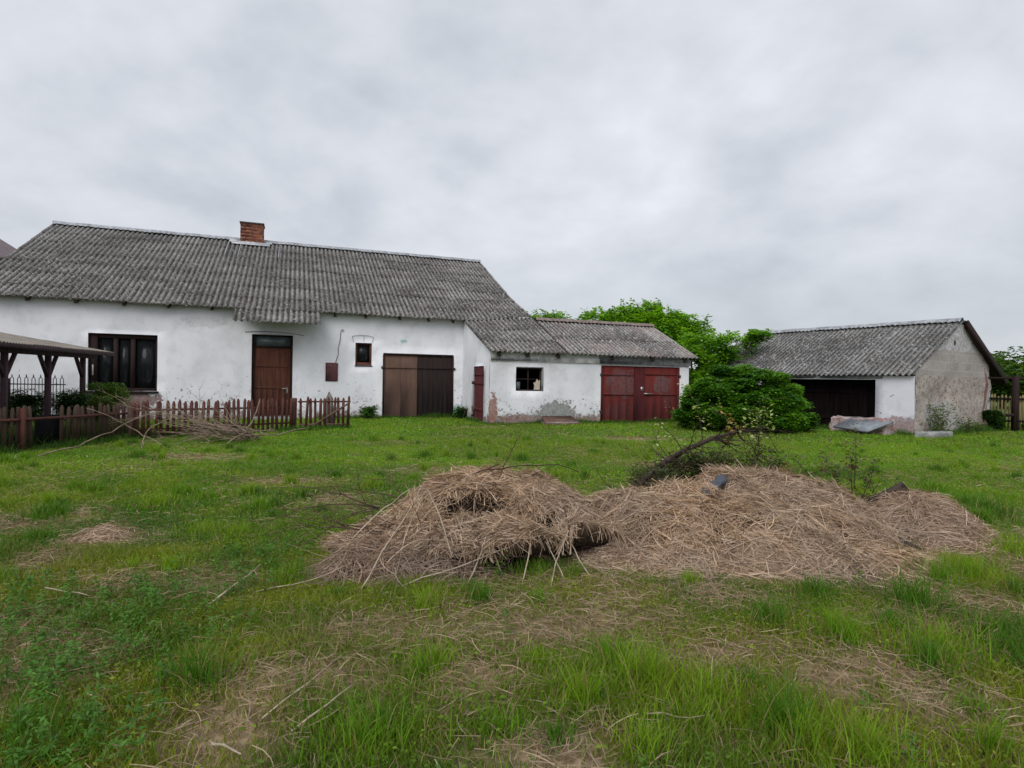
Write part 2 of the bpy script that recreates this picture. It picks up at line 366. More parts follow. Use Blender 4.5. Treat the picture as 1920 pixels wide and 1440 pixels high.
WHITE_HOUSE = whitewash('house_whitewash', [
    (-10.8, -0.85, 0.95, 0.36, (0.26, 0.17, 0.155), 0.95), (-2.1, 1.34, 0.12, 0.08, (0.34, 0.55, 0.50), 0.8),
    (-0.05, -1.25, 0.22, 0.28, (0.23, 0.42, 0.38), 0.8), (-12.7, 0.55, 0.35, 0.2, (0.5, 0.51, 0.53), 0.35), (-8.6, 1.7, 0.6, 0.16, (0.5, 0.5, 0.5), 0.35)])
WHITE_WING = whitewash('wing_whitewash', [
    (2.55, -1.2, 0.72, 0.50, (0.30, 0.31, 0.29), 0.95), (0.24, -1.05, 0.17, 0.55, (0.33, 0.17, 0.13), 0.9), (7.67, -1.15, 0.3, 0.45, (0.33, 0.31, 0.28), 0.8),
    (1.75, -1.3, 0.2, 0.17, (0.28, 0.46, 0.42), 0.8), (1.2, -1.35, 0.8, 0.22, (0.30, 0.19, 0.17), 0.8), (3.7, -1.4, 0.6, 0.2, (0.30, 0.21, 0.17), 0.9)], peel=0.43, amount=0.02)
WHITE_SHED = whitewash('shed_whitewash', [(-0.25, -1.25, 0.55, 0.32, (0.36, 0.26, 0.25), 0.85)], ground=-1.5, peel=0.45, tint=(0.74, 0.74, 0.79))
def rubblemat():
    m = Mt('rubble_gable', 0.95, 0.1); p = m.pos(); v = m.attr('wc'); sp = m.sep(v)
    n = m.noise(p, 2.2, 7, 0.7); f = m.noise(p, 9, 7, 0.75)
    c = m.mix(m.step(n, 0.35, 0.65), (0.47, 0.42, 0.37), (0.35, 0.305, 0.275))
    blk = m.n('ShaderNodeTexBrick'); blk.inputs['Scale'].default_value = 1.0; blk.inputs['Brick Width'].default_value = 0.5; blk.inputs['Row Height'].default_value = 0.28; blk.inputs['Mortar Size'].default_value = 0.012
    blk.inputs['Color1'].default_value = (0.33, 0.30, 0.275, 1); blk.inputs['Color2'].default_value = (0.40, 0.36, 0.33, 1); blk.inputs['Mortar'].default_value = (0.42, 0.40, 0.38, 1)
    cb = m.n('ShaderNodeCombineXYZ'); m.l(sp[1], cb.inputs[0]); m.l(sp[2], cb.inputs[1]); m.l(cb.outputs[0], blk.inputs[0])
    up = m.step(m.math('ADD', sp[2], m.math('MULTIPLY', n, 0.15)), 0.44, 0.46)
    c = m.mix(up, c, blk.outputs[0])
    top = m.step(m.math('ADD', sp[2], m.math('MULTIPLY', n, 0.5)), 1.45, 1.5)
    c = m.mix(top, c, m.mix(m.step(f, .45, .58), (0.52, 0.51, 0.52), (0.34, 0.32, 0.31)))
    spots = m.step(f, 0.545, 0.60); lowf = m.math('SUBTRACT', 1.0, up)
    c = m.mix(m.math('MULTIPLY', spots, m.math('MULTIPLY', lowf, 0.85)), c, (0.10, 0.075, 0.068))
    c = m.mix(m.math('MULTIPLY', m.step(m.noise(m.mapv(p, (1, 1, 1), (5, 5, 5)), 5, 6, 0.7), 00.53, 0.60), m.math('MULTIPLY', lowf, 0.5)), c, (0.28, 0.18, 0.15))
    wob = m.math('MULTIPLY', m.math('SUBTRACT', n, 0.5), 2.0)
    sp2 = [sp[1], sp[1], sp[2]]
    c = m.mix(m.math('MULTIPLY', m.ellipse(sp2, 1.9, -1.0, 1.3, 0.55, wob), 0.6), c, (0.36, 0.355, 0.35))
    c = m.mix(m.math('MULTIPLY', m.ellipse(sp2, 5.62, -0.15, 0.13, 0.80, wob), 0.75), c, (0.17, 0.045, 0.045))
    c = m.mix(m.ellipse(sp2, 2.95, 1.50, 0.07, 0.10, m.math('MULTIPLY', m.math('SUBTRACT', f, 0.5), 6.0)), c, (0.03, 0.025, 0.025))
    m.base(c); m.bump(m.math('ADD', m.math('MULTIPLY', f, 0.7), n), 0.9, 0.06); return m.m
MAT['rubble'] = rubblemat()
MAT['brick'] = brickmat('chimney_brick', (0.33, 0.105, 0.045), (0.20, 0.055, 0.035), (0.20, 0.13, 0.10), 4.6)

# ------------------------------------------------------------------ terrain and vegetation maps
def gz(x, y):
    x = np.asarray(x, float); y = np.asarray(y, float)
    amp = 1 - 0.7 * ss(y, 12, 17)
    r = np.hypot(x, y)
    return (0.07 * (fbm(x, y, 2.6, 3, 3) - 0.5) + 0.025 * (vn(x, y, 0.55, 9) - 0.5)) * amp * (1 - ss(r, 40, 80)) * 1.0
HEAPS = [  # x, y, height, sx, sy
    (1.15, 5.35, 0.30, 0.42, 0.42), (1.65, 6.1, 0.34, 0.48, 0.50), (2.35, 6.45, 0.42, 0.50, 0.42), (3.0, 6.35, 0.44, 0.48, 0.46), (3.45, 6.0, 0.30, 0.30, 0.45),
    (2.5, 5.45, 0.24, 0.60, 0.55), (1.9, 5.0, 0.17, 0.50, 0.36), (3.0, 5.1, 0.17, 0.42, 0.42), (2.2, 4.72, 0.10, 0.55, 0.25), (0.75, 5.55, 0.28, 0.35, 0.4)]
SMALL = [(4.25, 5.95, 0.40, 0.30, 0.30), (4.05, 5.65, 0.18, 0.36, 0.30), (3.85, 6.2, 0.22, 0.25, 0.3)]
def heapz(x, y, B=HEAPS, base=-0.055, seed=40, rough=0.17):
    z = np.zeros_like(np.asarray(x, float))
    for bx_, by_, h, sx, sy in B:
        z = np.maximum(z, 0) + h * np.exp(-((x - bx_) ** 2 / (2 * sx * sx) + (y - by_) ** 2 / (2 * sy * sy))) * (0.66 if B is HEAPS else 0.82)
    z = z * (1 + 0.0 * x)
    fold = 1 - np.abs(2 * fbm(x + 0.3 * y, y, 0.55, seed, 3) - 1) * 1.6
    return z * (0.86 + 0.30 * fbm(x, y, 0.7, seed, 3)) + rough * (fold - 0.4) * ss(z, 0.03, 0.2) + base
DRY = [(-3.62, 5.23, .22, .3), (-3.72, 4.68, .3, .3), (-2.71, 4.23, .45, .3), (-2.2, 4.25, .45, .3), (-1.15, 2.81, .3, .3), (-1.18, 2.5, .25, .3), (-0.7, 3.5, .6, .28), (-0.19, 2.95, .35, .22), (0.64, 3.62, .45, .3),
       (1.41, 4.05, .4, .25), (2.03, 3.1, .3, .3), (2.1, 2.75, .3, .25), (1.62, 2.95, .22, .3), (5.11, 7.35, .8, .5), (3.0, 4.1, .3, .25), (-0.85, 2.95, .4, .25), (0.22, 2.35, .3, .2), (-2.04, 7.09, .5, .5), (-5.7, 10.48, .9, .5),
       (0.1, 3.5, .4, .3), (2.5, 3.6, .3, .3), (-4.8, 6.0, .5, .5), (0, 8.2, .8, .4), (1.1, 3.2, .3, .2), (3.4, 4.0, .3, .3), (6.2, 6.8, .6, .4), (-3.2, 8.3, .7, .4), (-1.0, 9.5, .8, .4), (3.1, 10.6, 1.0, .5), (3.4, 15.5, 1.2, .6), (-1, 18.4, 1., .3)]
def dryness(x, y):
    d = ss(fbm(x, y, 1.5, 60, 4), 0.50, 0.72) * 0.75 * (1 - 0.65 * ss(y, 5, 8))
    for a, b, r1, r2 in DRY:
        d = np.maximum(d, np.exp(-(((x - a) / r1) ** 2 + ((y - b) / r2) ** 2) * 0.8) * 1.05 * (0.6 + 0.6 * vn(x, y, 0.25, 5)))
    return np.clip(d, 0, 1)
WEED = [(-1.96, 4.7, .42, .5), (-2.12, 3.85, .6, .35), (-2.51, 3.66, .5, .5), (-2.5, 3.1, .7, .5), (-2.12, 2.73, .5, .45), (-3.2, 3.6, .6, .6), (-1.66, 2.28, .4, .3), (-1.5, 3.3, .3, .2), (0.0, 4.35, .3, .18), (-3.4, 2.6, .8, .8)]
def weediness(x, y):
    d = np.zeros_like(x)
    for a, b, r1, r2 in WEED: d = np.maximum(d, np.exp(-(((x - a) / r1) ** 2 + ((y - b) / r2) ** 2)))
    return np.clip(d * (0.45 + 0.9 * fbm(x, y, 0.5, 81, 3)), 0, 1)
def greens(x, y, n):
    """species colour of a blade: fresh grass, yellow-green, deep green, in natural drifts"""
    a = fbm(x, y, 1.9, 21, 3); b = fbm(x, y, 0.8, 33, 3); u = rng.random(n)
    c0 = np.array([0.14, 0.28, 0.010]); c1 = np.array([0.25, 0.34, 0.018]); c2 = np.array([0.065, 0.170, 0.010])
    t = np.clip((a - 0.32) * 2.4 + (u - 0.5) * 0.7, 0, 1)[:, None]
    c = c2 * (1 - t) + c0 * t
    t2 = (ss(b, 0.45, 0.7) * (0.35 + 0.65 * u))[:, None]
    c = c * (1 - t2) + c1 * t2
    far = ss(y, 6.5, 11)[:, None]
    c = c * (1 - far) + (c * 0.55 + np.array([0.19, 0.37, 0.016]) * 0.55) * far
    near = (1 - ss(y, 4.5, 6.5))[:, None]
    c = c * (1 - near * np.array([-0.08, 0.10, 0.0]))
    mott = ss(fbm(x, y, 3.1, 205, 3), .42, .66)[:, None] * far; c = c * (1 - mott * .38) + np.array([.17, .20, .03]) * mott * .38
    return c * (0.75 + 0.5 * rng.random(n))[:, None]

# ground: one sheet to the horizon
def axis(lo, hi, a, b, st):
    fine = np.arange(a, b + 1e-6, st); l = []; x = a; s_ = st
    while x > lo: s_ *= 1.35; x -= s_; l.append(x)
    r = []; x = b; s_ = st
    while x < hi: s_ *= 1.35; x += s_; r.append(x)
    return np.array(l[::-1] + list(fine) + r)
gx = axis(-900, 900, -14, 16, 0.12); gy = axis(-900, 1500, 1.0, 26, 0.12)
X, Y = np.meshgrid(gx, gy); Z = gz(X, Y) - 0.004
nx_, ny_ = len(gx), len(gy)
ii = np.arange(nx_ * ny_).reshape(ny_, nx_)
Fq = np.stack([ii[:-1, :-1], ii[:-1, 1:], ii[1:, 1:], ii[1:, :-1]], -1).reshape(-1, 4)
Dm = dryness(X.ravel(), Y.ravel())[:, None]; fa = ss(np.hypot(X, Y).ravel(), 24, 45)[:, None]
gc = np.array([0.055, 0.060, 0.022]) * (1 - Dm) + np.array([0.27, 0.195, 0.125]) * Dm
gc = gc * (1 - fa) + np.array([0.085, 0.135, 0.03]) * fa
gm = vcol('meadow_soil', 0.95, 0, 0.1, var=(16, 0.45))
ground = mesh_np('ground', np.stack([X, Y, Z], -1), Fq, gm, color=gc, smooth=True); tag(ground, kind='structure', label='unmown meadow ground with bare thatch patches')

# ------------------------------------------------------------------ ribbons (blades, straws, leaves)
def ribbons(P, S, W, C):
    """P [n,k,3] spine, S [n,3] side vector, W [n,k] half width, C [n,3]"""
    n, k, _ = P.shape
    A = P - S[:, None, :] * W[:, :, None]; B = P + S[:, None, :] * W[:, :, None]
    V = np.stack([A, B], 2).reshape(n, k * 2, 3)
    base = (np.arange(n) * k * 2)[:, None, None]
    q = np.array([[2 * j, 2 * j + 1, 2 * j + 3, 2 * j + 2] for j in range(k - 1)])[None]
    F = (base + q).reshape(-1, 4)
    return V.reshape(-1, 3), F, np.repeat(C, k * 2, 0)
def cat(parts):
    V, F, C = [], [], []; o = 0
    for v, f, c in parts: V.append(v); F.append(f + o); C.append(c); o += len(v)
    return np.concatenate(V), np.concatenate(F), np.concatenate(C)
def unit(v): return v / (np.linalg.norm(v, axis=-1, keepdims=True) + 1e-9)

def blades(x, y, h, wd, C, k=4, bend=0.55, z0=None):
    n = len(x); th = rng.random(n) * 6.283; be = bend * (0.3 + rng.random(n) * 1.1)
    f = np.linspace(0, 1, k); z = gz(x, y) if z0 is None else z0
    ln = np.stack([np.cos(th), np.sin(th)], -1)
    P = np.zeros((n, k, 3))
    P[:, :, 0] = x[:, None] + ln[:, :1] * (h * be)[:, None] * (f ** 2)[None]
    P[:, :, 1] = y[:, None] + ln[:, 1:] * (h * be)[:, None] * (f ** 2)[None]
    P[:, :, 2] = z[:, None] - 0.01 + (h * (1 - 0.25 * be))[:, None] * (f - 0.18 * be.mean() * f ** 3)[None]
    ps = rng.random(n) * 6.283; S = np.stack([np.cos(ps), np.sin(ps), np.zeros(n)], -1)
    W = wd[:, None] * np.array([1, 0.95, 0.65, 0.06] if k == 4 else [1, 0.8, 0.08])[None] * 0.5
    return ribbons(P, S, W, C)

# footprints where nothing grows (filled in below for buildings)
K = 1.037
TH = R(69.531); F3 = np.array([math.sin(TH), math.cos(TH), 0]); N3 = np.array([math.cos(TH), -math.sin(TH), 0])
E3 = np.array([-1.8664, 21.7, 0.0])
def H(s, t, z): p = (E3 + s * F3 + t * N3) * K; return (p[0], p[1], EYE + K * z)
T2 = R(57.057); G3 = np.array([math.cos(T2), -math.sin(T2), 0]); U3 = np.array([math.sin(T2), math.cos(T2), 0]); C3 = np.array([0.68 * 18, 18.0, 0])
def SH(g_, u, z): p = C3 + g_ * G3 + u * U3; return (p[0], p[1], EYE + z)
def inside(x, y):
    px = np.stack([x, y], -1)
    d = px / K - E3[:2]; s = d @ F3[:2]; t = d @ N3[:2]
    a = ((s < 0.12) & (t < -0.35)) | ((s >= 0.12) & (s < 7.9) & (t < 2.94))
    d = px - C3[:2]; g_ = d @ G3[:2]; u = d @ U3[:2]
    b = (g_ < 0.05) & (g_ > -8.2) & (u > 0.2) & (u < 6.1)
    return a | b
def lumpmask(x, y):
    return (((x + 0.25) / 1.25) ** 2 + ((y - 5.25) / 0.85) ** 2) < 1
def grow(n, y0, y1, dens_fn=None, wide=0.92):
    yy = np.sqrt(rng.random(n) * (y1 * y1 - y0 * y0) + y0 * y0); xx = (rng.random(n) * 2 - 1) * (wide * yy + 0.9 + 3.6 * (1 - yy / 30))
    ok = ~inside(xx, yy) & (heapz(xx, yy) < 0.02) & (heapz(xx, yy, SMALL) < 0.02) & ~lumpmask(xx, yy)
    return xx[ok], yy[ok]

parts = []
for (n, y0, y1, hh, wd, k) in ((540000, 1.4, 5.0, 0.095, 0.0042, 4), (280000, 5.0, 8.5, 0.085, 0.006, 4), (270000, 8.5, 15, 0.085, 0.0095, 3), (150000, 15, 27, 0.10, 0.015, 3)):
    x, y = grow(n, y0, y1)
    D = dryness(x, y); Wd = weediness(x, y)
    keep = rng.random(len(x)) > D * 0.66; x, y, D = x[keep], y[keep], D[keep]
    n_ = len(x); tall = ss(fbm(x, y, 0.6, 71, 3), 0.5, 0.75)
    h = hh * (0.35 + 0.75 * rng.random(n_)) * (1 + 0.45 * tall) * (1 - 0.35 * D)
    C = greens(x, y, n_)
    br = rng.random(n_) < (0.09 + 0.34 * D); C[br] = np.array([0.36, 0.29, 0.14]) * (0.7 + 0.6 * rng.random((br.sum(), 1)))
    parts.append(blades(x, y, h, np.full(n_, wd) * (0.7 + 0.6 * rng.random(n_)), C, k))
# taller tussocks
TUFT = [(0.71, 2.87, .14, .30), (0.34, 2.67, .11, .28), (1.19, 2.5, .12, .33), (2.18, 4.14, .17, .20), (1.94, 3.38, .14, .24), (2.74, 3.97, .17, .30), (-1.48, 2.8, .14, .30), (4.51, 5.29, .35, .26), (1.45, 2.36, .2, .24), (2.38, 3.27, .3, .22),
        (-3.18, 13.57, .12, .3), (0.95, 2.75, .10, .25), (2.9, 3.2, .3, .26), (3.6, 4.6, .3, .25), (3.25, 4.4, .2, .26), (5.6, 6.9, .3, .3), (-0.6, 2.4, .2, .2), (0.55, 3.1, .1, .22), (-1.9, 2.35, .25, .22), (5.9, 8.2, .3, .25), (3.0, 8.0, .4, .16), (4.6, 7.9, .25, .3), (5.3, 9.6, .3, .25), (0.2, 4.55, .25, .18), (-2.9, 5.6, .25, .18), (-4.2, 5.2, .15, .2)]
for k_ in range(360):
    yy = 1.9 + rng.random() ** 1.3 * 13; xx = (rng.random() * 2 - 1) * (0.9 * yy + 2.5)
    if float(heapz(np.array([xx]), np.array([yy]))[0]) < 0 and not lumpmask(xx, yy) and weediness(np.array([xx]), np.array([yy]))[0] < .3: TUFT.append((xx, yy, .05 + .10 * rng.random(), .12 + .12 * rng.random()))
for (tx, ty, r_, h_) in TUFT:
    n = int(230 * (r_ / .15) ** 1.2) + 40; a = rng.random(n) * 6.283; q = np.abs(rng.normal(0, .75, n)) * r_
    x = tx + q * np.cos(a); y = ty + q * np.sin(a); ok = ~inside(x, y); x, y = x[ok], y[ok]; n = len(x)
    tint = np.array([[0.13, 0.27, 0.012], [0.19, 0.32, 0.016], [0.075, 0.19, 0.012]][int(rng.random() * 3)])
    C = tint * (0.7 + 0.6 * rng.random((n, 1))); dd = rng.random(n) < 0.08; C[dd] = (0.34, 0.26, 0.13)
    parts.append(blades(x, y, h_ * (0.35 + 0.75 * rng.random(n)), np.full(n, 0.005 if ty < 6 else 0.009), C, 4, 0.45))
# rank grass along the walls and fences
def strip(p, q, n, w_, h_, cc=(0.07, 0.16, 0.02)):
    t = rng.random(n); x = p[0] + (q[0] - p[0]) * t + rng.normal(0, w_, n); y = p[1] + (q[1] - p[1]) * t + rng.normal(0, w_, n)
    ok = ~inside(x, y); x, y = x[ok], y[ok]; n = len(x)
    parts.append(blades(x, y, h_ * (0.3 + 0.9 * rng.random(n)) * (0.4 + 1.0 * vn(x, y, 0.5, 3)), np.full(n, 0.014), np.array(cc) * (0.6 + 0.8 * rng.random((n, 1))), 3, 0.5))
strip(H(-5, -.3, 0), H(.1, -.3, 0), 3500, .10, .22); strip(H(.05, -.3, 0), H(.05, 3, 0), 1200, .1, .22); strip(H(.1, 3.0, 0), H(8, 3.0, 0), 5000, .10, .20)
strip(SH(-4, 0, 0), SH(.2, -.05, 0), 3000, .15, .22); strip(SH(.3, 0, 0), SH(.3, 6, 0), 3500, .2, .3)
strip((-10.35, 8), (-9.1, 13.6), 9000, .22, .50, (.028, .06, .012)); strip((-9.0, 13.7), (-7.2, 15.6), 5000, .25, .30, (.035, .075, .015)); strip((-9.9, 8), (-8.58, 13.3), 4500, .10, .20); strip((-8.58, 13.3), (-4.72, 17.3), 4500, .12, .16)
V, Fc, C = cat(parts)
grass = mesh_np('grass', V, Fc, MAT['grass'], color=C); tag(grass, 'patchy green meadow grass with taller tussocks', 'grass', kind='stuff')

# low clover-like leaves between the blades
def leafcloud(P, size, C, tilt=0.8, k=4, asp=0.55):
    """one pointed leaf (folded quad pair) at each P; size [n]"""
    n = len(P); a = rng.random(n) * 6.283; el = (rng.random(n) - 0.35) * tilt
    d = np.stack([np.cos(a) * np.cos(el), np.sin(a) * np.cos(el), np.sin(el)], -1)
    up = unit(np.stack([rng.normal(0, .45, n), rng.normal(0, .45, n), np.ones(n)], -1)); s_ = unit(np.cross(d, up)); nn = np.cross(s_, d)
    L_ = size[:, None]; tip = P + d * L_ - nn * L_ * 0.12; mid = P + d * L_ * 0.45
    A = mid + s_ * L_ * asp * 0.5 + nn * L_ * 0.10; B = mid - s_ * L_ * asp * 0.5 + nn * L_ * 0.10
    V = np.stack([P, A, tip, B], 1).reshape(-1, 3)
    F = np.arange(n * 4).reshape(-1, 4)
    return V, F, np.repeat(C, 4, 0)
lp = []
for (n, y0, y1, sz) in ((150000, 1.4, 6, 0.022), (150000, 6, 15, 0.035), (90000, 15, 26, 0.06)):
    x, y = grow(n, y0, y1); D = dryness(x, y); kp = rng.random(len(x)) > D * 0.9; x, y = x[kp], y[kp]; n = len(x)
    P = np.stack([x, y, gz(x, y) + rng.random(n) ** 2 * 0.055 + 0.004], -1)
    lp.append(leafcloud(P, sz * (0.6 + 0.8 * rng.random(n)), greens(x, y, n) * np.array([0.95, 1.0, 1.1])))
V, Fc, C = cat(lp)
tag(mesh_np('clover', V, Fc, MAT['leaf'], color=C), 'low leafy clover and herbs among the grass', 'ground cover', kind='stuff')

# blue-green feathery weeds on the left
wp = []
cand = rng.random((26000, 2)) * np.array([5.2, 4.6]) + np.array([-4.6, 1.5]); cw = weediness(cand[:, 0], cand[:, 1])
pl = cand[rng.random(len(cand)) < (cw - 0.22) * 0.14]
ex = rng.random((500, 2)) * np.array([14, 6]) + np.array([-6, 2.0]); pl = np.concatenate([pl, ex[rng.random(500) < 0.16]])
stems = []
for (px_, py_) in pl:
    if lumpmask(px_, py_) or float(heapz(np.array([px_]), np.array([py_]))[0]) > 0: continue
    hgt = 0.09 + 0.12 * rng.random(); n = 34; t = rng.random(n) ** 0.8
    lean = rng.normal(0, 0.22, 2); a = rng.random(n) * 6.283; r_ = (0.012 + 0.035 * (1 - t))
    z0 = float(gz(px_, py_))
    P = np.stack([px_ + lean[0] * hgt * t + r_ * np.cos(a), py_ + lean[1] * hgt * t + r_ * np.sin(a), z0 + hgt * t], -1)
    c = np.array([0.085, 0.215, 0.026]) * (0.65 + 0.6 * rng.random()) ; tt = rng.random() 
    c = c * (1 - tt * .5) + np.array([0.11, 0.23, 0.03]) * tt * .5
    wp.append(leafcloud(P, 0.030 * (0.6 + 0.7 * rng.random(n)), np.tile(c, (n, 1)) * (0.8 + 0.4 * rng.random((n, 1))), 1.4, asp=0.4))
V, Fc, C = cat(wp)
tag(mesh_np('weeds', V, Fc, MAT['leaf'], color=C), 'blue-green feathery weeds spreading in the grass', 'weeds', kind='stuff')

# dandelion clocks scattered over the lawn
dd = []
x, y = grow(130, 5.5, 24); ok = rng.random(len(x)) < .55; x, y = x[ok], y[ok]
for xx, yy in zip(x, y):
    hz = .09 + .10 * rng.random(); d_ = unit(rng.normal(size=(12, 3))) * .016; dd.append(leafcloud(np.array([xx, yy, float(gz(xx, yy)) + hz]) + d_, np.full(12, .018), np.full((12, 3), .55), 1.4))
V, Fc, C = cat(dd); tag(mesh_np('dandelion_clocks', V, Fc, MAT['leaf'], color=C), 'tiny white dandelion heads dotted over the lawn', 'dandelions', kind='stuff')
# flat dead thatch on the bare patches
def straws(P, Nn, n, ln, wd, cols, flow=None, spread=0.5, lift=0.012, curl=0.25, k=5, down=0.0):
    t1 = unit(np.cross(Nn, np.array([0.13, 0.9, 0.31]))); t2 = np.cross(Nn, t1)
    if flow is None: a = rng.random(n) * 6.283
    else: a = flow + rng.normal(0, spread, n)
    d = unit(t1 * np.cos(a)[:, None] + t2 * np.sin(a)[:, None] + np.array([0, 0, -1.0]) * down)
    sd_ = unit(np.cross(Nn, d)); f = np.linspace(-0.5, 0.5, k)
    c1 = rng.normal(0, curl, n); lf = np.abs(rng.normal(0, lift, n)); pitch = rng.normal(0, 0.12, n)
    Q = P[:, None, :] + d[:, None, :] * (ln[:, None] * f[None])[:, :, None] + sd_[:, None, :] * ((ln * c1)[:, None] * (f ** 2 - 0.1)[None])[:, :, None] \
        + Nn[:, None, :] * (lf[:, None] + (ln * pitch)[:, None] * f[None] + (ln * 0.16)[:, None] * (0.25 - f ** 2)[None])[:, :, None]
    ro = rng.normal(0, 0.7, n); S = unit(sd_ * np.cos(ro)[:, None] + Nn * np.sin(ro)[:, None])
    W = wd[:, None] * 0.5 * np.ones((1, k)); W[:, -1] *= 0.3
    return ribbons(Q, S, W, cols)
def strawcol(n, dk=0.0):
    pal = np.array([[0.53, 0.37, 0.245], [0.42, 0.285, 0.18], [0.62, 0.465, 0.33], [0.27, 0.18, 0.115], [0.46, 0.335, 0.26]])
    return pal[rng.integers(0, 5, n)] * (0.75 + 0.45 * rng.random((n, 1))) * (1 - dk)
tp = []
for (n, y0, y1, l_, wd) in ((120000, 1.4, 6, 0.14, 0.0038), (78000, 6, 14, 0.16, 0.007), (20000, 14, 25, 0.2, 0.013)):
    x, y = grow(n, y0, y1); D = dryness(x, y); kp = rng.random(len(x)) < (0.10 + 0.95 * D); x, y = x[kp], y[kp]; n = len(x)
    P = np.stack([x, y, gz(x, y) + 0.006 + 0.02 * rng.random(n)], -1)
    tp.append(straws(P, unit(np.stack([rng.normal(0, .12, n), rng.normal(0, .12, n), np.ones(n)], -1)), n, l_ * (0.4 + 0.9 * rng.random(n)), np.full(n, wd) * (.6 + .6 * rng.random(n)), strawcol(n) * np.array([0.66, 0.68, 0.62]), k=4, curl=0.4))
V, Fc, C = cat(tp)
tag(mesh_np('dead_thatch', V, Fc, MAT['straw'], color=C), 'flattened dead grass lying on the bare patches', 'dead grass', kind='stuff')

#@@PART2
# ------------------------------------------------------------------ builders for walls and corrugated roofs
def cuts(lo, hi, extra, st=0.3):
    b = sorted({round(v, 4) for v in [lo, hi] + [e_ for e_ in extra if lo < e_ < hi]}); out = []
    for p, q in zip(b[:-1], b[1:]):
        n = max(1, int(round((q - p) / st))); out += [p + (q - p) * i / n for i in range(n)]
    return out + [b[-1]]
def wallmesh(name, f, a0, a1, z0, ztop, holes, mat, parent, depth=0.3, wcf=None, wob=0.014, label=None):
    """f(a, d, z) -> world; d is depth into the wall; ztop a number or a function of a; holes (a0,a1,z0,z1)"""
    zt = ztop if callable(ztop) else (lambda a: ztop)
    zh = max([h[3] for h in holes] + [z0 + 0.01]); zmax = max(zt(a0), zt(a1), zt((a0 + a1) / 2))
    A = cuts(a0, a1, [v for h in holes for v in h[:2]]); Zs = cuts(z0, zmax, [v for h in holes for v in h[2:]] + [zh])
    V, Fc, WC, idx = [], [], [], {}
    def vert(a, z, d):
        k_ = (round(a, 4), round(z, 4), d)
        if k_ in idx: return idx[k_]
        zz = z if z <= zh + 1e-6 else zh + (z - zh) / (zmax - zh) * (zt(a) - zh)
        o = wob * (float(vn(a * 1.3, z * 1.3, 1, 12)) - .5) * 2 + wob * .5 * (float(vn(a * 4, z * 4, 1, 13)) - .5)
        V.append(f(a, d + o, zz)); WC.append(wcf(a, zz) if wcf else (a, 0, zz)); idx[k_] = len(V) - 1
        return idx[k_]
    for i in range(len(A) - 1):
        for j in range(len(Zs) - 1):
            ca, cz_ = (A[i] + A[i + 1]) / 2, (Zs[j] + Zs[j + 1]) / 2
            if any(h[0] < ca < h[1] and h[2] < cz_ < h[3] for h in holes): continue
            Fc.append((vert(A[i], Zs[j], 0), vert(A[i + 1], Zs[j], 0), vert(A[i + 1], Zs[j + 1], 0), vert(A[i], Zs[j + 1], 0)))
    for h in holes:
        ha = [a for a in A if h[0] - 1e-6 <= a <= h[1] + 1e-6]; hz = [z for z in Zs if h[2] - 1e-6 <= z <= h[3] + 1e-6]
        for p, q in zip(ha[:-1], ha[1:]):
            for z in (h[2], h[3]): Fc.append((vert(p, z, 0), vert(q, z, 0), vert(q, z, depth), vert(p, z, depth)))
        for p, q in zip(hz[:-1], hz[1:]):
            for a in (h[0], h[1]): Fc.append((vert(a, p, 0), vert(a, q, 0), vert(a, q, depth), vert(a, p, depth)))
    return mesh_np(name, V, Fc, mat, parent, wc=WC)
def corrug(name, f, s0, s1, path, rows, parent, mat, wave=0.17, amp=0.033, spw=8, seed=1, sheet=1.05, ragged=0.012):
    """f(s,t,z)->world. path(s, v)->(t,z) from top v=0 to bottom v=1. One corrugated covering laid in lapped rows."""
    rs = np.random.default_rng(seed); nw = int(round((s1 - s0) / wave)); s = np.linspace(s0, s1, nw * spw + 1)
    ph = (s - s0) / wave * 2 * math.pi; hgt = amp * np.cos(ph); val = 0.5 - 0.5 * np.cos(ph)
    V, Fc, C = [], [], []; n = len(s); sh = ((s - s0) / sheet).astype(int)
    for r in range(rows):
        va, vb = r / rows, (r + 1) / rows + (0.05 / rows * 1.6)
        if r == rows - 1: vb = 1.0
        jit = rs.normal(0, ragged, sh.max() + 1)[sh]; tint = rs.random(sh.max() + 1)[sh]; off = rs.normal(0, 0.004, sh.max() + 1)[sh]
        st_ = [(va, 0.0), ((va * 2 + vb) / 3, 0.004), ((va + vb * 2) / 3, 0.009), (vb, 0.018), (vb, 0.018 - 0.013)]
        b = len(V)
        for vi, (v, o) in enumerate(st_):
            v_ = np.full(n, v) + (jit / 4.0 if vi >= 3 else 0)
            t, z = path(s, v_); t2, z2 = path(s, v_ + 0.01); dt, dz = t2 - t, z2 - z; ln = np.sqrt(dt * dt + dz * dz); nt_, nz_ = -dz / ln, dt / ln
            k_ = hgt + o + off + (0.004 * np.sin(s * 3.1 + r) if vi else 0)
            tt = t + nt_ * k_; zz = z + nz_ * k_
            for q in range(n): V.append(f(s[q], tt[q], zz[q]))
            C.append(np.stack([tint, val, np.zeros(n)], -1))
        for i in range(len(st_) - 1):
            a = b + i * n + np.arange(n - 1); Fc.append(np.stack([a, a + n, a + n + 1, a + 1], -1))
    return mesh_np(name, V, np.concatenate(Fc), mat, parent, color=np.concatenate(C), smooth=True)
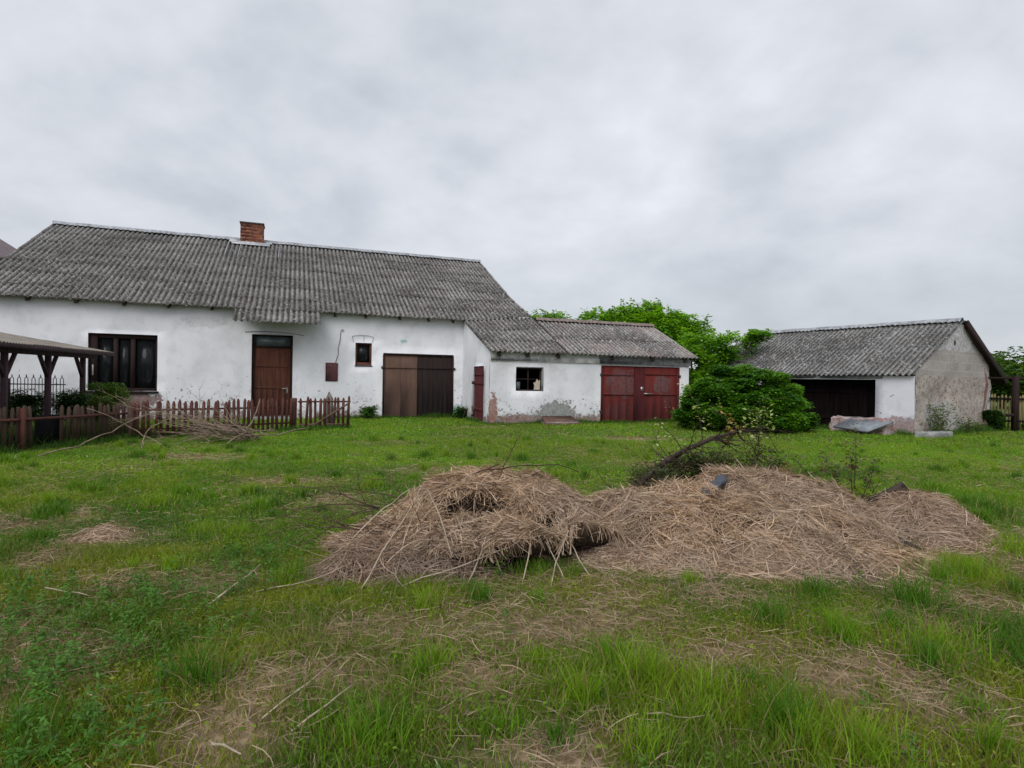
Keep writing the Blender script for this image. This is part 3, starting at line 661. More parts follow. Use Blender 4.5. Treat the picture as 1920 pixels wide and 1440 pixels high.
def ridgecap(name, f, s0, s1, t, z, sl, parent, mat, w_=0.20, wave=0.17, sag=None):
    n = int((s1 - s0) / wave * 2); V, Fc = [], []
    for i in range(n + 1):
        s = s0 + (s1 - s0) * i / n; ww = w_ * (1.0 if i % 2 else 0.62) * (0.85 + 0.3 * random.random()); lift = 0.075 + 0.006 * math.sin(s * 5)
        for (dt, dz) in ((ww, -ww * sl), (0.07, 0.02), (0.035, 0.05), (-0.035, 0.05), (-0.07, 0.02), (-ww, -ww * sl)): V.append(f(s, t + dt, z + lift + dz))
    for i in range(n):
        for j in range(5): a = i * 6 + j; Fc.append((a, a + 1, a + 7, a + 6))
    return mesh_np(name, V, Fc, mat, parent)
def Ht(p, d): return lambda a, dd, z: H(a, p - dd, z)

# ------------------------------------------------------------------ the farmhouse with its low garage wing
GR = -1.47; tw = -0.35; te = 2.94; SL = -14.74; SG = 2.79
house = thing('farmhouse', 'long low whitewashed farmhouse with grey corrugated roof, brick chimney and a garage wing', 'farmhouse', H(-5, -3, -1.446))
zmain = lambda t: 2.18 - 0.522 * t
lift = lambda s: 0.232 * ss(s, 0.2, SG)
def p_main(s, v):
    t = -6.97 + 6.97 * v; return t, 2.18 - (5.8245 - 2.1823) / 6.97 * t * 1.0 + lift(s) * np.clip(1 + t / 2.5, 0, 1)
def p_cat(s, v): t = -.06 + 3.3025 * v; return t, (2.1823 + .018 + lift(s)) + (0.8976 - 2.2003 - lift(s)) * (v)
def p_wing(s, v): t = 0.269 + 2.973 * v; return t, 2.294 - 1.396 * v + 0 * s
def p_canopy(s, v): t = -0.25 + 1.13 * v; return t, 2.30 - 0.60 * v + 0 * s - .0
WIN = (-11.72, -9.87, -0.54, 1.23); DOOR = (-7.14, -5.86, -1.46, 1.39); GAR = (-2.79, -0.26, -1.42, 0.85); SW = (-3.79, -3.22, 0.44, 1.23)
wallmesh('wall', Ht(tw, 0), -14.3, 0.12, GR - .2, lambda a: 2.24, [WIN, DOOR, GAR, SW], WHITE_HOUSE, house, 0.32)
SD = (1.18, 2.30, -1.40, 0.46)
wallmesh('wall', lambda a, d, z: H(0.12 + d, a, z), tw, te, GR - .2, lambda a: zmain(0) - 0.12 + (0.8976 - 2.175) / 3.26 * a, [SD], WHITE_WING, house, 0.2, wcf=lambda a, z: (0.12 - (te - a), 0, z))
EW = (1.03, 1.98, -0.35, 0.42); RD = (4.21, 7.43, -1.44, 0.57)
wallmesh('wall', Ht(te, 0), 0.12, 7.86, GR - .2, 0.93, [EW, RD], WHITE_WING, house, 0.22)
wg = lambda a: 0.9 + (2.2 - 0.9) * max(0, 1 - abs(a - 0.27) / 2.8)
wallmesh('wall', lambda a, d, z: H(7.86 - d, a, z), -2.5, te, GR - .2, wg, [], WHITE_WING, house, wcf=lambda a, z: (7.9 + te - a, 0, z))
mg = lambda a: 2.1 + 3.55 * max(0, 1 - abs(a + 6.97) / 6.62)
wallmesh('wall', lambda a, d, z: H(2.6 - d, a, z), -13.55, tw, GR - .2, mg, [], WHITE_HOUSE, house, wcf=lambda a, z: (30 + a, 0, z))
wallmesh('wall', lambda a, d, z: H(-14.3 + d, a, z), -13.55, tw, GR - .2, mg, [], WHITE_HOUSE, house, wcf=lambda a, z: (50 + a, 0, z))
wallmesh('wall', lambda a, d, z: H(a, -13.6 + d, z), -14.3, 2.6, GR - .2, 2.2, [], WHITE_HOUSE, house)
wallmesh('wall', lambda a, d, z: H(a, -2.5 + d, z), 2.6, 7.86, GR - .2, 0.95, [], WHITE_WING, house)
# dark ceilings that close the rooms
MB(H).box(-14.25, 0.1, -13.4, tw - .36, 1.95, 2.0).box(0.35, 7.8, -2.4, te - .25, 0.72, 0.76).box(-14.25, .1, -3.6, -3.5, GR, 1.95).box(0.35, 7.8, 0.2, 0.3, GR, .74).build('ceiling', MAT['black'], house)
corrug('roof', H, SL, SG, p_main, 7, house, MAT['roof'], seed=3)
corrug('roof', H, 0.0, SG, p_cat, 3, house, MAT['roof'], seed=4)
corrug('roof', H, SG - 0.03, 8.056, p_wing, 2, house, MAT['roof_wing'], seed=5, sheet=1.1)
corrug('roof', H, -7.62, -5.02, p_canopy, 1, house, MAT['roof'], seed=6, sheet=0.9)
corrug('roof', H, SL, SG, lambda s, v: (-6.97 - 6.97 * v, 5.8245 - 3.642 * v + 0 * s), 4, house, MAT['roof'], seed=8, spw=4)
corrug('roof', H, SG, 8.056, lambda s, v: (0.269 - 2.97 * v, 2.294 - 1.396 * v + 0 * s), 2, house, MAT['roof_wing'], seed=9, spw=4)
ridgecap('ridge_cap', H, SL, SG, -6.97, 5.8245, .522, house, MAT['ridge'])
ridgecap('ridge_cap', H, SG, 8.05, 0.269, 2.294, .47, house, MAT['ridge_red'], 0.17)
# chimney
ch = MB(H)
for r_ in range(8): 
    o = 0.010 * random.random(); ch.box(-8.02 - o, -7.13 + o, -7.25, -6.55 + o, 5.35 + r_ * .145, 5.35 + (r_ + 1) * .145 - 0.001, 0.003)
chim = ch.build('chimney', MAT['brick'], house, wc=True)
MB(H).box(-8.06, -7.09, -7.30, -6.50, 6.51, 6.57, 0.01).build('chimney_top', plain('sooty_mortar', (0.10, 0.08, 0.075), 0.95, 0.1), chim)
fl = MB(H)
for s0_, s1_, t0_, t1_ in ((-8.45, -8.03, -6.97, -6.55), (-7.12, -6.78, -6.97, -6.62), (-8.35, -6.85, -6.58, -6.32)):
    z0_ = zmain(t0_) + .075; z1_ = zmain(t1_) + .075
    fl.add([(s0_, t0_, z0_), (s1_, t0_, z0_), (s1_, t1_, z1_), (s0_, t1_, z1_), (s0_, t0_, z0_ + .015), (s1_, t0_, z0_ + .015), (s1_, t1_, z1_ + .015), (s0_, t1_, z1_ + .015)], [(0, 3, 2, 1), (4, 5, 6, 7), (0, 1, 5, 4), (1, 2, 6, 5), (2, 3, 7, 6), (3, 0, 4, 7)])
fl.box(-8.1, -7.05, -6.56, -6.50, 5.58, 5.72); fl.build('flashing', plain('pale_mortar_flashing', (0.46, 0.47, 0.49), .9, .1, 5, .2), chim)
for s0_ in (-8.75, -8.28, -6.77):
    MB(H).box(s0_, s0_ + .035, -6.75, -6.745, 0, 0.001) if False else None
    MB(H).beam((s0_ + .3, -6.6, zmain(-6.6) + .07), (s0_ + .3 - 0.0, -4.9, zmain(-4.9) + .07), 0.03, 0.02).build('lime_run', MAT['ridge'], house)
# rafter ends
for s_ in (-13.2, -12.0, -10.76, -9.55, -8.33, -7.01, -5.71, -4.5, -3.47, -2.27, -1.22, -0.3):
    can = -7.6 < s_ < -5.0
    b = MB(H); b.beam((s_, -1.0, zmain(-1.0) - .15), (s_, (.5 if can else -.16), zmain(.5 if can else -.16) - .13 + (.02 if can else 0)), .08, .11); b.build('rafter', MAT['rafter'], house)
for s_ in (0.39, 1.38, 2.5, 4.57, 6.2, 7.6):
    MB(H).beam((s_, 2.3, 1.34 - .19), (s_, 3.12, .955 - .14), .09, .12).build('rafter', MAT['rafter'], house)
MB(H).box(0.14, 4.12, 2.945, 3.00, 0.62, 0.80, 0.01).build('wall_plate', plain('limewashed_timber', (0.62, 0.61, 0.58), .9, .1, 4, .35), house)
MB(H).box(4.10, 7.90, 2.90, 3.02, 0.62, 0.86, 0.012).build('lintel', MAT['concrete'], house)
MB(H).box(4.24, 7.36, 2.86, 2.93, 0.575, 0.618, 0.005).build('lintel_strip', plain('white_strip', (.7, .7, .7), .9, .1, 6, .1), house)
# plastered lintel over the front door and brick arch over the little window
ar = MB(H); 
pts = [(-7.35 + i * (1.85 / 10), tw + .012, 1.43 + .06 * (1 - ((i - 4) / 5) ** 2)) for i in range(11)]
ar.tube(pts, .010, 4); ar.build('lintel_edge', MAT['rafter'], house)
a2 = MB(H)
a2.tube([(-3.91 + i * .082, tw + .012, 1.45 + .05 * (1 - ((i - 4.5) / 4.5) ** 2)) for i in range(10)], .006, 4)
a2.tube([(-3.91, tw + .012, 1.45), (-3.86, tw + .012, 1.25)], .006, 4); a2.tube([(-3.17, tw + .012, 1.45), (-3.22, tw + .012, 1.25)], .006, 4); a2.tube([(-3.5, tw + .012, 1.49), (-3.52, tw + .012, 1.27)], .005, 4)
a2.build('arch_crack', MAT['rafter'], house)
# big window: three lights in a wide dark frame
s0_, s1_, z0_, z1_ = WIN
wn = MB(H); ty = tw - .20
wn.box(s0_, s1_, ty, ty + .09, z1_ - .14, z1_).box(s0_, s1_, ty, ty + .09, z0_, z0_ + .09).box(s0_, s0_ + .22, ty, ty + .12, z0_, z1_).box(s1_ - .07, s1_, ty, ty + .09, z0_, z1_)
for c_ in (s0_ + .70, s0_ + 1.16): wn.box(c_ - .06, c_ + .06, ty - .002, ty + .10, z0_ + .09, z1_ - .14)
win = wn.build('window', MAT['brown'], house)
for a, b_ in ((s0_ + .22, s0_ + .615), (s0_ + .785, s0_ + 1.075), (s0_ + 1.245, s1_ - .07)):
    MB(H).box(a, b_, ty + .03, ty + .036, z0_ + .09, z1_ - .14).build('pane', MAT['glass'], win)
    V, Fc = [], []; n_ = 40
    for i in range(n_ + 1):
        s_ = a + (b_ - a) * i / n_; d_ = .025 * math.sin(i * 1.25) + .01 * math.sin(i * .5)
        V += [H(s_, ty - .10 + d_, z0_ + .12), H(s_, ty - .10 + d_ * .6, z1_ - .16)]
    mesh_np('curtain', V, [(2 * i, 2 * i + 1, 2 * i + 3, 2 * i + 2) for i in range(n_)], MAT['curtain'], win, smooth=True)
MB(H).box(s0_ - .06, s1_ + .05, tw - .22, tw + .09, z0_ - .065, z0_ - .003, .008).build('window_sill', MAT['brown'], win)
MB(H).box(s0_ + .09, s0_ + .13, ty + .121, ty + .14, z0_ + .48, z0_ + .80, .004).build('thermometer', MAT['steel'], win)
# little window
s0_, s1_, z0_, z1_ = SW; ty = tw - .14
wn = MB(H); wn.box(s0_, s1_, ty, ty + .06, z1_ - .05, z1_).box(s0_, s1_, ty, ty + .06, z0_, z0_ + .10).box(s0_, s0_ + .07, ty, ty + .06, z0_ + .1, z1_ - .05).box(s1_ - .07, s1_, ty, ty + .06, z0_ + .1, z1_ - .05)
w2 = wn.build('window', MAT['door'], house); MB(H).box(s0_ + .07, s1_ - .07, ty + .02, ty + .026, z0_ + .1, z1_ - .05).build('pane', MAT['glass'], w2)
MB(H).box(s0_ - .02, s1_ + .02, tw - .14, tw + .03, z0_ - .04, z0_ - .003, .005).build('window_sill', MAT['brown'], w2)
# front door with a transom pane
s0_, s1_, z0_, z1_ = DOOR; ty = tw - .20
fr = MB(H); fr.box(s0_, s0_ + .08, ty, ty + .12, z0_, z1_).box(s1_ - .06, s1_, ty, ty + .12, z0_, z1_).box(s0_ + .08, s1_ - .06, ty, ty + .12, z1_ - .05, z1_).box(s0_ + .08, s1_ - .06, ty, ty + .10, .96, 1.02)
dr = fr.build('door', MAT['brown'], house)
MB(H).box(s0_ + .08, s1_ - .06, ty + .03, ty + .04, 1.02, z1_ - .05).build('transom_pane', MAT['dustyglass'], dr)
lf = MB(H); n_ = 6; wd_ = (s1_ - s0_ - .15) / n_
for i in range(n_): lf.box(s0_ + .083 + i * wd_, s0_ + .083 + (i + 1) * wd_ - .003, ty + .03, ty + .06, z0_, .955, .0015)
lf.box(s0_ + .15, s1_ - .13, ty + .06, ty + .075, -.42, -.36, .004).box(s0_ + .15, s1_ - .13, ty + .06, ty + .075, .30, .35, .004)
lf.build('door_leaf', MAT['door'], dr)
MB(H).box(s1_ - .20, s1_ - .14, ty + .06, ty + .075, -.58, -.36, .003).beam((s1_ - .17, ty + .11, -.42), (s1_ - .33, ty + .11, -.42), .02, .02).beam((s1_ - .17, ty + .06, -.42), (s1_ - .17, ty + .12, -.42), .02, .02).build('door_handle', MAT['steel'], dr)
MB(H).box(s0_ - .1, s1_ + .1, tw, tw + .45, GR - .2, -1.33, .015).build('doorstep', MAT['concrete'], house)
# brown garage door: pale leaf and dark leaf
def leafdoor(name, s0, s1, z0, z1, ty, n, mat, parent, bats, battw=.07, th=.045):
    b = MB(H); wd = (s1 - s0) / n
    for i in range(n): b.box(s0 + i * wd, s0 + (i + 1) * wd - .003, ty, ty + th + .002 * (i % 2), z0 + .01 * random.random(), z1, .0015)
    for zb in bats: b.box(s0 + .01, s1 - .01, ty + th + .005, ty + th + .035, zb - battw / 2, zb + battw / 2, .006)
    return b.build(name, mat, parent, wc=True)
s0_, s1_, z0_, z1_ = GAR; ty = tw - .09; mid = -1.57
gd = MB(H).box(s0_ - .03, s1_ + .03, tw - .11, tw + .012, z1_ - .01, z1_ + .05).box(s0_ - .045, s0_ + .015, tw - .11, tw + .012, z0_, z1_ - .01).box(s1_ - .015, s1_ + .045, tw - .11, tw + .012, z0_, z1_ - .01).build('garage_door', MAT['brown'], house)
leafdoor('door_leaf', s0_ + .02, mid - .005, z0_ + .03, z1_ - .02, ty, 2, MAT['leaf_light'], gd, (.38,), .035)['label'] = 'faded lighter brown door leaf'
leafdoor('door_leaf', mid + .005, s1_ - .02, z0_ + .02, z1_ - .02, ty + .01, 7, MAT['leaf_dark'], gd, (.38,), .03)['label'] = 'dark brown boarded door leaf'
for sx in (s0_ - .05, s1_ + .05):
    MB(H).box(sx - .05, sx + .05, tw + .013, tw + .05, .34, .42, .006).build('hinge', MAT['metal'], gd)
# maroon meter cabinet and its cable
hb = MB(H).box(-4.79, -4.38, tw - .02, tw + .045, -.14, .50, .008).box(-4.76, -4.41, tw + .045, tw + .058, -.11, .47, .006).build('meter_cabinet', MAT['hatchdoor'], house)
MB(H).tube([(-4.24, tw + .02, 1.60), (-4.20, tw + .03, 1.66), (-4.26, tw + .03, 1.68), (-4.30, tw + .02, 1.58), (-4.32, tw + .02, 1.3), (-4.38, tw + .02, 1.0), (-4.37, tw + .02, .8), (-4.46, tw + .02, .51)], .010, 5).build('cable', MAT['rafter'], house)
# narrow red side door
b = MB(lambda a, d, z: H(0.12 + d, a, z)); n_ = 4
for i in range(n_): b.box(1.20 + i * .275, 1.47 + i * .275, .02, .06, -1.40, .43, .004)
for zb in (-1.0, -.1, .2): b.box(1.22, 2.27, -.005, .018, zb - .05, zb + .05, .004)
sdo = b.build('side_door', MAT['maroon'], house)
[MB(H).box(0.05, .13, 1.14, 1.2, zz, zz + .1).build('hinge', MAT['metal'], sdo) for zz in (-.16, -1.3)]
# wing window, broken panes
s0_, s1_, z0_, z1_ = EW; ty = te - .15
wn = MB(H); wn.box(s0_, s1_, ty, ty + .05, z1_ - .05, z1_).box(s0_, s1_, ty, ty + .05, z0_, z0_ + .05).box(s0_, s0_ + .05, ty, ty + .05, z0_ + .05, z1_ - .05).box(s1_ - .05, s1_, ty, ty + .05, z0_ + .05, z1_ - .05)
wn.box((s0_ + s1_) / 2 - .02, (s0_ + s1_) / 2 + .02, ty, ty + .045, z0_ + .05, z1_ - .05).box(s0_ + .05, s1_ - .05, ty + .002, ty + .043, .03, .06)
w3 = wn.build('window', MAT['leaf_dark'], house)
MB(H).box(s0_ + .06, s0_ + .20, ty + .015, ty + .02, z0_ + .06, z0_ + .30).build('pane', MAT['dustyglass'], w3)
V = [H(s0_ + x_, ty + .052, z0_ + z_) for x_, z_ in ((.68, .05), (.90, .05), (.91, .38), (.84, .34), (.79, .41), (.74, .30), (.66, .28), (.70, .18))]
mesh_np('paper_scrap', V, [tuple(range(8))], plain('torn_newspaper', (.5, .42, .34), .9, .1, 30, .4), w3)
MB(H).box(s1_ - .001, s1_ + .03, te - .2, te + .008, z0_, z1_ + .03).box(s0_, s1_, te - .19, te + .01, z1_ - .001, z1_ + .03).build('window_frame', MAT['concrete'], w3)
# red garage doors
s0_, s1_, z0_, z1_ = RD; ty = te - .10
rd = MB(H).box(s0_ - .02, s0_ + .06, te - .13, te + .01, z0_, z1_).box(s1_ - .06, s1_ + .02, te - .13, te + .01, z0_, z1_).box(s0_ + .06, s1_ - .06, te - .13, te - .11, z1_ - .02, z1_ + .01).build('garage_door', MAT['red_dark'], house)
leafdoor('door_leaf', s0_ + .06, 5.56, z0_ + .04, z1_ - .01, ty, 4, MAT['red'], rd, (.26, -.43), .05)
leafdoor('door_leaf', 6.02, s1_ - .06, z0_ + .04, z1_ - .01, ty + .004, 4, MAT['red'], rd, (.30, -.42), .05)
pr = MB(H).box(5.565, 6.015, ty - .004, ty + .055, z0_ + .04, z1_ - .01, .005).build('middle_board', MAT['red_dark'], rd)
MB(H).beam((5.95, ty + .10, -.40), (6.30, ty + .10, -.41), .03, .03).box(5.84, 5.93, ty + .056, ty + .064, -.30, -.16).build('door_handle', MAT['steel'], rd)
for sx in (s0_ - .01, s1_ + .01):
    for zz in (.2, -1.1): MB(H).box(sx - .05, sx + .05, te + .011, te + .04, zz, zz + .09, .006).build('hinge', MAT['metal'], rd)

# rusty cellar lid in front of the wing
cl_ = MB(H).add([(1.95, 2.99, -1.18), (3.05, 2.99, -1.18), (3.15, 3.60, -1.40), (1.85, 3.60, -1.40), (1.95, 2.99, -1.23), (3.05, 2.99, -1.23), (3.15, 3.60, -1.47), (1.85, 3.60, -1.47)],
                [(0, 3, 2, 1), (4, 5, 6, 7), (0, 1, 5, 4), (1, 2, 6, 5), (2, 3, 7, 6), (3, 0, 4, 7)])
o = thing('cellar_hatch', 'low rusty brown cellar hatch against the patched wall left of the red garage door', 'hatch', H(2.5, 3.3, -1.447))
cl_.build('lid', MAT['rusty'], o)
MB(H).box(1.93, 3.07, 3.0, 3.52, -1.6, -1.34, .01).build('kerb', MAT['concrete'], o)

# ------------------------------------------------------------------ the shed
shed = thing('shed', 'low gabled shed with corrugated roof, white front and crumbling rubble gable', 'shed', SH(-4, 3, -1.5))
SH_W = 0.20; ZR = 2.259; UM = 3.564
DO = (-4.55, -1.12, -1.56, 0.22)
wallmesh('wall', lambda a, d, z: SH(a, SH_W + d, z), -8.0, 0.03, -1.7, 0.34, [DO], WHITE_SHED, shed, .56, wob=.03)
gb = lambda a: ((0.40 + (ZR - 0.38) * a / UM - .02) if a < UM else (ZR - .05 - (ZR - .27) * (a - UM) / (7.23 - UM) + .0))
def shg_(a, d, z):
    lean = 0.9 * max(0, (a - 4.6) / 1.45) * max(0, min(1, (0.1 - z) / 1.6)) if a > 4.6 else 0
    bat = 0.22 * max(0, min(1, (-0.2 - z) / 1.3)) * (0.4 + 1.0 * float(vn(a * 1.1, z, 1, 44))) * max(0, min(1, (a - .22) / .8)); d = d if a > .5 else d * .3
    return SH(0.03 - d + bat, a - lean, z)
wallmesh('wall', shg_, SH_W, 6.05, -1.7, gb, [], MAT['rubble'], shed, wcf=lambda a, z: (0, a, z), wob=.055)
wallmesh('wall', lambda a, d, z: SH(-8.0 + d, a, z), SH_W, 6.05, -1.7, gb, [], MAT['rubble'], shed, wcf=lambda a, z: (0, a, z))
wallmesh('wall', lambda a, d, z: SH(a, 6.05 - d, z), -8.0, 0.03, -1.7, 0.3, [], WHITE_SHED, shed)
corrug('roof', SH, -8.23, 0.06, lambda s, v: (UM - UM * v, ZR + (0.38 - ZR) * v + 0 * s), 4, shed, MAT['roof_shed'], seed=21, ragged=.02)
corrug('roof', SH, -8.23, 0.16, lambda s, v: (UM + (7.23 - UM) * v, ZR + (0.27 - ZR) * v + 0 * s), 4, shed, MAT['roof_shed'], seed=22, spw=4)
ridgecap('ridge_cap', SH, -8.23, 0.02, UM, ZR, .5, shed, MAT['ridge'], .19)
b = MB(SH); b.beam((0.15, UM + .02, ZR - .07), (0.15, 7.22, .27 - .05), .05, .22); b.beam((-.08, UM + .1, ZR - .16), (-.08, 7.15, .27 - .10), .40, .03); b.build('barge_board', MAT['brown'], shed)
dd_ = MB(SH)
for i in range(12): dd_.box(-4.7 + i * .31, -4.7 + (i + 1) * .31 - .012, SH_W + .50, SH_W + .54, -1.56, .24, .002)
for zb in (-1.1, -.2): dd_.box(-4.5, -1.9, SH_W + .47, SH_W + .498, zb - .06, zb + .06, .004)
dd_.build('door', wood('tarred_boards', (0.005, 0.0035, 0.004), (0.012, 0.008, 0.008), rough=1.0), shed)
bpy.data.materials['tarred_boards'].node_tree.nodes['Principled BSDF'].inputs['Specular IOR Level'].default_value = 0.03
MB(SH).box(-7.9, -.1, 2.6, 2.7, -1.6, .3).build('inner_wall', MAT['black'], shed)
MB(SH).box(-4.8, -.9, SH_W - .02, SH_W + .33, .245, .33, .01).build('lintel', MAT['concrete'], shed)
def rough_block(name, pts_box, parent, mat, j=.04, loc=(0, 0, 0), n=(8, 4, 5), f=None, wc=False):
    """a block with an uneven, worn surface"""
    a0, a1, b0, b1, c0, c1 = pts_box; b = MB(); import itertools
    idx = {}; V = []; Fc = []
    def gp(i, j_, k_):
        key = (i, j_, k_)
        if key not in idx:
            x_ = a0 + (a1 - a0) * i / n[0]; y_ = b0 + (b1 - b0) * j_ / n[1]; z_ = c0 + (c1 - c0) * k_ / n[2]
            r_ = np.random.default_rng(abs(hash(key)) % 99991); q = r_.normal(0, j * .5, 3)
            if k_ == 0: q[2] = 0
            idx[key] = len(V); V.append(f(x_ + q[0], y_ + q[1], z_ + q[2]))
        return idx[key]
    for i in range(n[0]):
        for k_ in range(n[2]):
            for j_ in (0, n[1]): Fc.append((gp(i, j_, k_), gp(i + 1, j_, k_), gp(i + 1, j_, k_ + 1), gp(i, j_, k_ + 1)))
    for j_ in range(n[1]):
        for k_ in range(n[2]):
            for i in (0, n[0]): Fc.append((gp(i, j_, k_), gp(i, j_ + 1, k_), gp(i, j_ + 1, k_ + 1), gp(i, j_, k_ + 1)))
        for i in range(n[0]): Fc.append((gp(i, j_, n[2]), gp(i + 1, j_, n[2]), gp(i + 1, j_ + 1, n[2]), gp(i, j_ + 1, n[2])))
    return mesh_np(name, V, Fc, mat, parent, loc)
pinkish = Mt('pinkish_masonry', .95, .1); pp = pinkish.pos(); cc_ = pinkish.mix(pinkish.step(pinkish.noise(pp, 5, 6, .7), .42, .6), (.42, .36, .35), (.26, .15, .135)); cc_ = pinkish.mix(pinkish.step(pinkish.noise(pp, 14, 6, .7), .58, .66), cc_, (.09, .07, .06)); pinkish.base(cc_); pinkish.bump(pinkish.noise(pp, 9, 6, .7), .8, .03)
o = rough_block('masonry_stub', (-2.05, -0.35, -.75, -.15, -1.6, -1.02), None, pinkish.m, .05, SH(-1.2, -.45, -1.5), f=SH)
tag(o, 'low crumbling stub of pinkish masonry beside the dark shed doorway', 'low wall')
o = MB(SH).add([(-1.75, -1.12, -1.30), (-.62, -1.30, -1.36), (-.15, -.72, -1.05), (-1.35, -.66, -.98), (-1.75, -1.12, -1.345), (-.62, -1.30, -1.405), (-.15, -.72, -1.095), (-1.35, -.66, -1.025)],
              [(0, 3, 2, 1), (4, 5, 6, 7), (0, 1, 5, 4), (1, 2, 6, 5), (2, 3, 7, 6), (3, 0, 4, 7)]).build('cement_sheet', MAT['slab'], None, SH(-1, -.9, -1.5))
tag(o, 'flat blue-grey cement sheet propped on the masonry stub by the shed', 'sheet')
o = rough_block('concrete_block', (.35, .80, -.55, .85, -1.6, -1.33), None, MAT['concrete'], .025, SH(.5, 0.1, -1.5), f=SH); tag(o, 'broken pale concrete footing lying at the foot of the rubble gable', 'concrete block')
o = rough_block('rubble_stone', (-4.35, -4.05, -.25, .05, -1.6, -1.15), None, MAT['concrete'], .04, SH(-4.2, -.1, -1.5), n=(3, 3, 3), f=SH); tag(o, 'whitish stone at the left foot of the dark shed doorway under the bush', 'stone')

# ------------------------------------------------------------------ picket fences
def picket_mesh(h, w_=.072, th=.02):
    V = [(-w_ / 2, -th / 2, 0), (w_ / 2, -th / 2, 0), (w_ / 2, -th / 2, h - .06), (w_ * .18, -th / 2, h), (-w_ * .18, -th / 2, h), (-w_ / 2, -th / 2, h - .06)]
    V += [(a, th / 2, c) for a, b, c in V]
    F = [(0, 1, 2, 3, 4, 5), (11, 10, 9, 8, 7, 6)] + [(i, i + 6, (i + 1) % 6 + 6, (i + 1) % 6) for i in range(6)]
    return V, F
def fence(name, label, p, q, sp, h, mats, rails, posts, group='fences round the front garden', z0=.02, w_=.072, skip=None, back=1, lean=.03):
    p = np.array(p); q = np.array(q); d = q - p; Ln = np.linalg.norm(d); d = d / Ln; ang = math.atan2(d[1], d[0]); nrm = np.array([-d[1], d[0]]) * back
    t = thing(name, label, 'fence', (p[0], p[1], 0), group)
    V, F = picket_mesh(h, w_); n = int(Ln / sp); first = None
    for i in range(n):
        x_ = (i + .5) * sp
        if skip and skip[0] < x_ < skip[1]: continue
        pos = p + d * x_ - nrm * .03
        if first is None:
            first = mesh_np('picket', [(a + t.location[0], b + t.location[1], c) for a, b, c in V], F, mats[0], t); o_ = first
        else:
            o_ = first.copy(); col.objects.link(o_); o_.parent = t
        o_.location = (pos[0] - p[0], pos[1] - p[1], z0 + random.gauss(0, .012)); o_.rotation_euler = (random.gauss(0, lean), random.gauss(0, lean), ang + random.gauss(0, .04))
        o_.scale = (random.uniform(.9, 1.1), 1, random.uniform(.96, 1.03))
    for (z_, r_) in rails:
        a = p + nrm * .012; b_ = q + nrm * .012
        MB().beam((a[0], a[1], z_), (b_[0], b_[1], z_ + random.gauss(0, .01)), .035, r_).build('rail', mats[1], t)
    for (x_, pw, ph, pm) in posts:
        c = p + d * x_ + nrm * .10
        b = MB().beam((c[0], c[1], -.1), (c[0] + .01, c[1], ph), pw, pw, (d[0], d[1], 0)); b.build('post', pm, t)
    return t
# pickets stand on the camera side of their rails; rails of the near run are on the outside
fence('picket_fence', 'left run of old mossy brown picket fence in front of the carport', (-9.9, 8.0), (-8.58, 13.3), .118, .82, (MAT['picket_grey'], MAT['picket_red']), ((.61, .045),), ((.2, .09, .75, MAT['picket_grey']), (5.3, .08, .8, MAT['picket_grey'])), skip=(3.25, 3.75), back=-1)
o = MB().beam((-9.13, 10.95, -.05), (-9.13, 10.95, .82), .09, .05, (.24, .97, 0)).build('fence_post', MAT['post_red'], None, (-9.13, 10.95, 0)); tag(o, 'broad rusty red board standing up at the left fence', 'post')
o = MB().box(-.0, .0, 0, 0, 0, 0) if False else None
bx_ = MB().beam((-9.20, 11.35, .33), (-9.07, 11.85, .33), .06, .66).build('tar_board', MAT['black'], None, (-9.15, 11.6, 0)); tag(bx_, 'black board closing the gap in the left fence', 'board')
fence('picket_fence', 'straight run of red-brown pickets below the front window and door', (-8.58, 13.3), (-5.97, 16.3), .128, .87, (MAT['picket_red'], MAT['picket_red']), ((.67, .045), (.22, .045)), ((.05, .09, .86, MAT['picket_red']), (3.93, .13, .90, MAT['picket_red'])), back=1)
gt = fence('garden_gate', 'red-brown picket gate with a diagonal brace at the right end of the fence', (-5.94, 16.34), (-4.72, 17.3), .135, .90, (MAT['picket_red'], MAT['picket_red']), (), ((1.50, .05, .82, MAT['metal']),), group=None, z0=.03, w_=.07)
gt['category'] = 'gate'
MB().beam((-5.94, 16.31, .80), (-4.74, 17.25, .79), .03, .045).build('rail', MAT['post_red'], gt); MB().beam((-5.9, 16.34, .16), (-4.74, 17.25, .13), .03, .05).build('rail', MAT['rusty'], gt)
MB().beam((-5.55, 16.59, .16), (-4.75, 17.22, .76), .03, .05).build('brace', MAT['rusty'], gt)
b = MB(); b.add([(-5.60, 17.55, 0), (-5.40, 17.70, 0), (-5.42, 17.72, .85), (-5.52, 17.68, 1.06), (-5.60, 17.60, .80), (-5.58, 17.58, 0), (-5.38, 17.73, 0), (-5.40, 17.75, .85), (-5.50, 17.71, 1.06), (-5.58, 17.63, .80)],
              [(0, 1, 2, 3, 4), (9, 8, 7, 6, 5), (0, 5, 6, 1), (1, 6, 7, 2), (2, 7, 8, 3), (3, 8, 9, 4), (4, 9, 5, 0)])
o = b.build('broken_board', plain('weathered_grey_wood', (.17, .15, .13), .9, .1, 9, .4), None, (-5.5, 17.65, 0)); tag(o, 'broken grey weathered board standing behind the garden gate', 'board')

